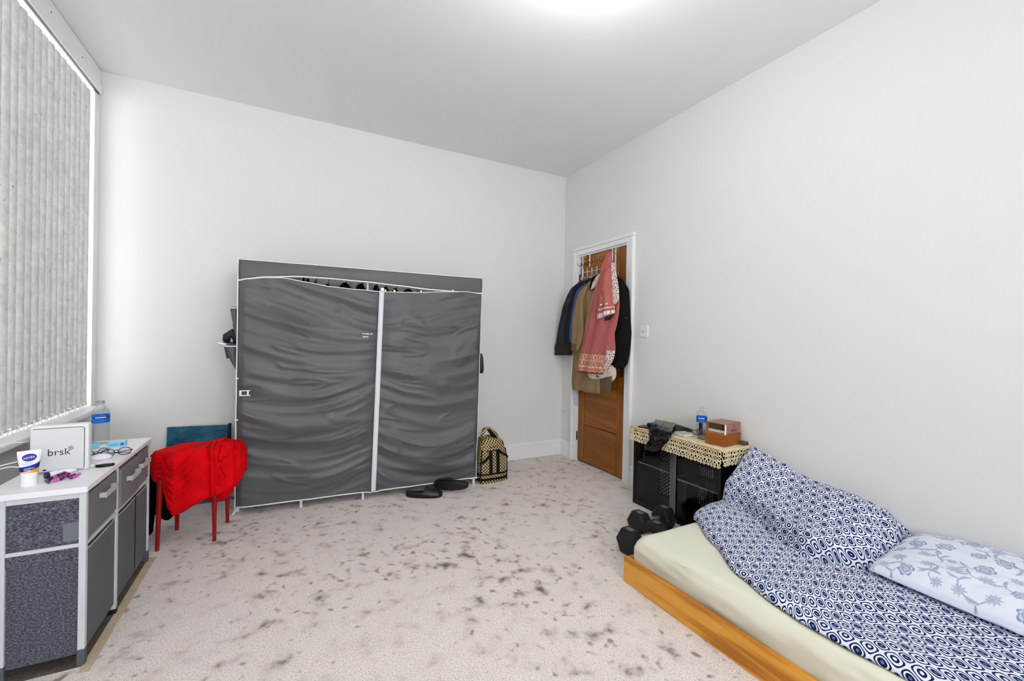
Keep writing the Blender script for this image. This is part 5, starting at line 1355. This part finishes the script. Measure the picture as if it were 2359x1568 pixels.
# ================================================================ bed
BX0, BY0, BY1 = -1.037, -2.078, -4.02; RH = 0.121
bed = thing('bed_frame', 'low orange pine bed frame on the carpet', 'bed', (-0.52, -3.05, 0))
B().box((BX0, BY1, 0.0), (BX0 + 0.022, BY0, RH), 0.003).build('side_rail', M_pine, bed)
B().box((-0.040, BY1, 0.0), (-0.022, BY0, RH), 0.003).build('side_rail', M_pine, bed)
M_pinex = make_wood('orange_pine_end', (170, 100, 30), (214, 146, 52), (230, 170, 76), 1.1, 'x', 0.4)
B().box((BX0 + 0.022, BY0 - 0.020, 0.0), (-0.040, BY0, RH - 0.004), 0.003).build('foot_rail', M_pinex, bed)
B().box((BX0 + 0.022, BY1, 0.0), (-0.040, BY1 + 0.02, RH - 0.004), 0.003).build('head_rail', M_pinex, bed)
for i in range(14):
    y = lerp(BY0 - 0.06, BY1 + 0.06, i / 13); B().box((BX0 + 0.022, y - 0.035, 0.045), (-0.040, y + 0.035, 0.06)).build('slat', M_pinex, bed)
# mattress with fitted sheet
M_sheet = mat('cream_fitted_sheet', (226, 224, 205), 0.8, spec=0.15, bump=(6, 0.2, 0.01))
MX0, MX1, MY0, MY1, MZ0, MZ1 = BX0 + 0.030, -0.044, BY0 - 0.030, BY1 + 0.03, 0.061, 0.232
b = B()
def mtop(s, t, upper):
    rr = 0.045
    # perimeter-rounded slab: s across, t along
    u = s * 2 - 1; v = t * 2 - 1
    x = lerp(MX0, MX1, s); y = lerp(MY1, MY0, t)
    return x, y
nx, ny = 60, 110
rows_ = []
# profile across the width, swept along the length
prof = []
for q in range(7): prof.append((0.0, MZ0 + (MZ1 - 0.055 - MZ0) * q / 6))
for q in range(1, 7): a = math.pi / 2 * q / 6; prof.append((0.055 * (1 - math.cos(a)), MZ1 - 0.055 + 0.055 * math.sin(a)))
Wm = MX1 - MX0
for q in range(1, 21): prof.append((0.055 + (Wm - 0.11) * q / 21, MZ1))
prof2 = prof + [(Wm - a, z) for a, z in reversed(prof[:13])]
rings = []
def ins(t):
    d = min(t, 1 - t) * (MY0 - MY1); rr = 0.05
    return 1.0 if d > rr else math.sqrt(max(0.0, 1 - (1 - d / rr) ** 2))
ts = [0, 0.002, 0.006, 0.012, 0.02] + [0.026 + (1 - 0.052) * q / ny for q in range(ny + 1)] + [0.98, 0.988, 0.994, 0.998, 1.0]
ts = sorted(set(ts))
for t in ts:
    y = lerp(MY1, MY0, t); k_ = ins(t); ring = []
    for a, z in prof2:
        x = MX0 + a
        side = 1.0 if a < 0.12 else 0.0
        w_ = 0.007 * nz(y * 2.2, z * 30, 1) * side + 0.007 * side * (1 - abs(nz(y * 1.3 + 4, z * 40 + y * 3, 2)) * 3) 
        w_ *= k_
        sag = 0.004 * nz(x * 3, y * 3, 5) * (z > MZ1 - 0.02)
        zz = lerp(MZ0 + 0.08, z, 0.55 + 0.45 * k_) if z > MZ0 + 0.08 else z
        cx_ = (x - (MX0 + MX1) / 2) * lerp(0.985, 1, k_) + (MX0 + MX1) / 2
        ring.append(b.bm.verts.new((cx_ + w_ , y, zz + sag + w_ * 0.3)))
    rings.append(ring)
for r0, r1 in zip(rings, rings[1:]):
    for i in range(len(prof2) - 1): b.bm.faces.new((r0[i], r0[i + 1], r1[i + 1], r1[i]))
    b.bm.faces.new((r0[-1], r0[0], r1[0], r1[-1]))
b.bm.faces.new(rings[0]); b.bm.faces.new(list(reversed(rings[-1])))
mt = b.build('mattress', M_sheet, None, True, origin=((MX0 + MX1) / 2, -3.05, MZ0), angle=70)
tag(mt, 'mattress under a cream fitted sheet on pine bed', 'mattress')

# ---- duvet
k = N('ogee_print_cotton', 0.8, 0.15); uvn = k.n('UVMap'); uvn.uv_map = 'UVMap'
sep = k.n('SeparateXYZ')
wob = k.n('TexNoise'); wob.inputs['Scale'].default_value = 0.5; wob.inputs['Detail'].default_value = 2; k.l(uvn.outputs[0], wob.inputs['Vector'])
vadd = k.n('VectorMath', operation='MULTIPLY_ADD'); k.l(wob.outputs['Color'], vadd.inputs[0]); vadd.inputs[1].default_value = (0.3, 0.3, 0); k.l(uvn.outputs[0], vadd.inputs[2])
k.l(vadd.outputs[0], sep.inputs[0])
cu = k.math('COSINE', k.math('MULTIPLY', sep.outputs[0], 2 * math.pi)); cvv = k.math('COSINE', k.math('MULTIPLY', sep.outputs[1], 2 * math.pi))
g = k.math('MULTIPLY_ADD', k.math('ADD', cu, cvv), 0.25, 0.5)
nv_, wh_ = (20, 30, 78), (226, 232, 248)
k.l(k.ramp(g, [(0.0, wh_), (0.03, nv_), (0.15, wh_), (0.335, nv_), (0.455, wh_), (0.61, nv_), (0.735, wh_), (0.845, nv_), (0.975, (90, 120, 180))], 'CONSTANT'), k.b.inputs['Base Color'])
tc = k.n('TexCoord'); k.bump(k.noise(tc.outputs['Object'], 45, 4, 0.6), 0.25, 0.004)
M_duvet = k.m
edge_tbl = [(2.085, -0.50), (2.10, -0.575), (2.123, -0.60), (2.344, -0.745), (2.577, -0.893), (2.752, -0.952), (2.862, -0.967), (2.987, -0.968), (3.139, -0.958), (3.6, -0.96)]
crease_tbl = [(2.06, -0.30), (2.12, -0.31), (2.21, -0.315), (2.33, -0.36), (2.461, -0.43), (2.615, -0.49), (2.70, -0.475), (2.757, -0.43), (2.83, -0.40), (2.95, -0.34), (3.6, -0.3)]
ridge_tbl = [(2.05, 0.255), (2.10, 0.275), (2.2, 0.245), (2.34, 0.205), (2.55, 0.185), (2.70, 0.165), (2.77, 0.12), (2.83, 0.06), (2.88, 0.02), (2.92, 0.0), (3.6, 0.0)]
DB = MZ1 + 0.004
def duv(s, t, upper):
    Y = lerp(2.062, 3.66, t)
    xe = curve(edge_tbl, Y); x = lerp(xe, -0.006, s); y = -Y
    if not upper: return Vector((x + 0.02 * (s < 0.001), y, DB - 0.001))
    d = (x - xe)
    th = 0.034 + 0.010 * nz(x * 3.2, y * 2.6, 2) + 0.010 * nz(x * 7, y * 6, 4)
    th += 0.030 * math.exp(-((Y - 2.17) / 0.13) ** 2) * sm(0.0, 0.18, d)
    edge = math.sqrt(max(0.0, 1 - (1 - min(1.0, d / 0.05)) ** 2))
    e2 = min(1.0, (Y - 2.062) / 0.035); e2 = math.sqrt(max(0.0, 1 - (1 - e2) ** 2))
    z = th * edge
    xc = curve(crease_tbl, Y); rd = curve(ridge_tbl, Y)
    if x > xc - 0.10:
        q = (x - xc) / max(0.05, (-0.05 - xc))
        # steep lower lip, then a rounded slope to the wall
        hump = rd * (0.40 * sm(-0.02, 0.06, q) + 0.60 * sm(0.0, 0.95, q))
        z -= 0.026 * math.exp(-((q + 0.03) / 0.05) ** 2) * sm(2.06, 2.2, Y) * sm(2.95, 2.7, Y)
        z += hump
        z += sm(0.0, 0.3, q) * (0.022 * nz(x * 6 + 1, y * 5, 7) + 0.014 * (1 - 2.5 * abs(nz(x * 5 - y * 9, y * 3, 9))) + 0.008 * nz(x * 18, y * 14, 3)) * sm(2.06, 2.2, Y) * sm(3.0, 2.8, Y)
        # the wall-side top rolls off
        z -= 0.05 * sm(0.9, 1.05, q) * rd / 0.2
    z *= e2
    # extra soft ripples
    z += e2 * edge * (0.007 * math.sin(9 * (x * 0.6 + y) + 3 * nz(x * 2, y * 2)) * sm(2.4, 2.9, Y))
    return Vector((x, y + 0.0, DB + max(0.003, z)))
b = B(); NU, NV = 130, 190
b.sheet(lambda s, t: duv(s, t, True), lambda s, t: duv(s, t, False), NU, NV)
b.bm.verts.ensure_lookup_table()
uvl = b.bm.loops.layers.uv.new('UVMap'); tot = (NU + 1) * (NV + 1)
PU, PV = 0.070, 0.102
uvs = {}
for j in range(NV + 1):
    acc = 0.0; prev = None
    row = [b.bm.verts[j * (NU + 1) + i].co.copy() for i in range(NU + 1)]
    acc = 0.0
    pts_ = [0.0] * (NU + 1)
    for i in range(NU - 1, -1, -1):
        acc -= (row[i + 1] - row[i]).length; pts_[i] = acc
    for i in range(NU + 1): uvs[j * (NU + 1) + i] = [pts_[i], 0]
# arc length along the bed, averaged over columns
accv = [0.0]
for j in range(NV):
    dsum = sum((b.bm.verts[(j + 1) * (NU + 1) + i].co - b.bm.verts[j * (NU + 1) + i].co).length for i in range(0, NU + 1, 13)) / len(range(0, NU + 1, 13))
    accv.append(accv[-1] + dsum)
for j in range(NV + 1):
    for i in range(NU + 1): uvs[j * (NU + 1) + i][1] = accv[j]
b.bm.verts.index_update()
for f in b.bm.faces:
    for lp in f.loops:
        q = uvs[lp.vert.index % tot]
        # pattern axes run a little diagonal to the bed
        a, c_ = q
        al = (0.839 * a + 0.545 * c_) / PU; be = (-0.545 * a + 0.839 * c_) / PV
        lp[uvl].uv = (al + be, al - be)
dv = b.build('duvet', M_duvet, None, True, origin=(-0.5, -2.8, DB)); tag(dv, 'navy and white ogee patterned duvet heaped against the wall', 'duvet')

# ---- pillow with floral print
def flower_ink(u, v):
    """u, v in metres on the pillow; returns ink strength 0..1 and hue shift"""
    ink = 0.0
    kb = (int(u / 0.04), int(v / 0.04))
    for (cx_, cy_, r, kind, rot) in FBIN.get(kb, ()):
        dx_, dy_ = u - cx_, v - cy_
        d = math.hypot(dx_, dy_)
        if d > r * 1.6: continue
        a = math.atan2(dy_, dx_) + rot
        if kind == 0:
            rr = r * (0.72 + 0.28 * abs(math.cos(3 * a)))
            if d < rr: ink = max(ink, 0.45 + 0.25 * math.cos(d / r * 14) + 0.2 * (abs(math.cos(3 * a)) < 0.25))
            if abs(d - rr) < 0.0016: ink = max(ink, 0.9)
        elif kind == 1:
            rr = r * (0.8 + 0.2 * math.cos(9 * a))
            if d < rr: ink = max(ink, 0.38 + 0.35 * (math.sin(d * 900) * math.cos(5 * a) > 0.3))
        else:     # leaf
            lx = dx_ * math.cos(rot) + dy_ * math.sin(rot); ly = -dx_ * math.sin(rot) + dy_ * math.cos(rot)
            wv = 0.30 * r * max(0.0, 1 - (lx / r) ** 2)
            if abs(lx) < r and abs(ly - 0.25 * r * (lx / r) ** 2) < wv: ink = max(ink, 0.42 + 0.3 * (abs(ly - 0.25 * r * (lx / r) ** 2) < 0.0015))
    for (x0, y0, x1, y1, bend) in SBIN.get(kb, ()):
        L = math.hypot(x1 - x0, y1 - y0); tx_, ty_ = (x1 - x0) / L, (y1 - y0) / L
        p = (u - x0) * tx_ + (v - y0) * ty_
        if 0 < p < L:
            o_ = -(u - x0) * ty_ + (v - y0) * tx_ - bend * math.sin(math.pi * p / L)
            if abs(o_) < 0.0018: ink = max(ink, 0.65)
    return ink
rn = random.Random(11); FLOWERS = []; STEMS = []
for i in range(10):
    for j in range(6):
        cx_ = 0.03 + i * 0.078 + (0.039 if j % 2 else 0) + rn.uniform(-.012, .012); cy_ = 0.03 + j * 0.08 + rn.uniform(-.012, .012)
        FLOWERS.append((cx_, cy_, rn.uniform(0.018, 0.028), rn.randrange(2), rn.uniform(0, 6)))
        a = rn.uniform(0, 6.28); lx, ly = cx_ + 0.045 * math.cos(a), cy_ + 0.042 * math.sin(a)
        STEMS.append((cx_, cy_, lx, ly, rn.uniform(-.012, .012)))
        for s_ in (-1, 1): FLOWERS.append((lx + 0.018 * math.cos(a + s_), ly + 0.018 * math.sin(a + s_), 0.020, 2, a + s_))
FBIN = {}; SBIN = {}
for f_ in FLOWERS:
    e_ = f_[2] * 1.6
    for i in range(int((f_[0] - e_) // 0.04), int((f_[0] + e_) // 0.04) + 1):
        for j in range(int((f_[1] - e_) // 0.04), int((f_[1] + e_) // 0.04) + 1): FBIN.setdefault((i, j), []).append(f_)
for f_ in STEMS:
    for i in range(int((min(f_[0], f_[2]) - 0.015) // 0.04), int((max(f_[0], f_[2]) + 0.015) // 0.04) + 1):
        for j in range(int((min(f_[1], f_[3]) - 0.015) // 0.04), int((max(f_[1], f_[3]) + 0.015) // 0.04) + 1): SBIN.setdefault((i, j), []).append(f_)
pil_o = Vector((-0.255, -3.17, 0.0))
PLX, PLY = 0.46, 0.70      # across (towards wall), along the bed
pang = -0.02
Pm = Matrix.Translation((pil_o.x, pil_o.y, 0)) @ Matrix.Rotation(pang, 4, 'Z')
def base_h(x, y):
    Y = -y
    xe = curve(edge_tbl, Y); s = max(0.0, min(1.0, (x - xe) / (-0.006 - xe))); t = max(0, min(1, (Y - 2.062) / (3.66 - 2.062)))
    return duv(s, t, True).z
def pil(s, t, upper):
    u = s * 2 - 1; v = t * 2 - 1
    # gently pinched corners
    px = u * PLX / 2 * (1 - 0.05 * (1 - v * v) * 0 + 0.0) * (1 - 0.06 * (v * v) * (u * u)); py = v * PLY / 2 * (1 - 0.06 * (u * u) * (v * v))
    w0 = Pm @ Vector((px, py, 0))
    puff = (max(0.0, 1 - abs(u) ** 2.6) * max(0.0, 1 - abs(v) ** 2.6)) ** 0.5
    bz = base_h(min(-0.01, w0.x), w0.y)
    flat = DB + 0.045 + 0.05 * sm(-0.35, 0.0, w0.x)
    z0 = flat
    if not upper: return Vector((w0.x, w0.y, z0 + 0.006 - 0.0 * puff))
    wr = 0.008 * nz(u * 2.5, v * 3, 3) * puff + 0.004 * nz(u * 7, v * 8, 6)
    return Vector((w0.x, w0.y, z0 + 0.014 + 0.085 * puff + wr))
b = B(); PN, PM_ = 240, 360
b.sheet(lambda s, t: pil(s, t, True), lambda s, t: pil(s, t, False), PN, PM_)
k = N('floral_cotton', 0.8, 0.15); a = k.n('VertexColor'); a.layer_name = 'print'; k.l(a.outputs[0], k.b.inputs['Base Color'])
tc = k.n('TexCoord'); k.bump(k.noise(tc.outputs['Object'], 20, 4, 0.6), 0.2, 0.004)
pw = b.build('pillow', k.m, None, True, origin=(pil_o.x, pil_o.y, DB + 0.05)); tag(pw, 'white pillow with pale blue floral print lying on the duvet', 'pillow')
ca = pw.data.color_attributes.new('print', 'FLOAT_COLOR', 'POINT'); tot = (PN + 1) * (PM_ + 1)
c0 = Vector(s2l((226, 230, 242))); c1 = Vector(s2l((104, 126, 168)))
for i in range(len(pw.data.vertices)):
    q = i % tot; u = (q % (PN + 1)) / PN * PLX; v = (q // (PN + 1)) / PM_ * PLY
    ca.data[i].color = (*c0.lerp(c1, flower_ink(v, u)), 1) if i < tot else (*c0, 1)
pts = [pil(0.0, q / 60, True) for q in range(61)]
B().tube([p + Vector((0, 0, -0.003)) for p in pts], 0.004, 6).build('seam_edge', mat('pale_blue_seam', (196, 208, 232), 0.8), pw, True)
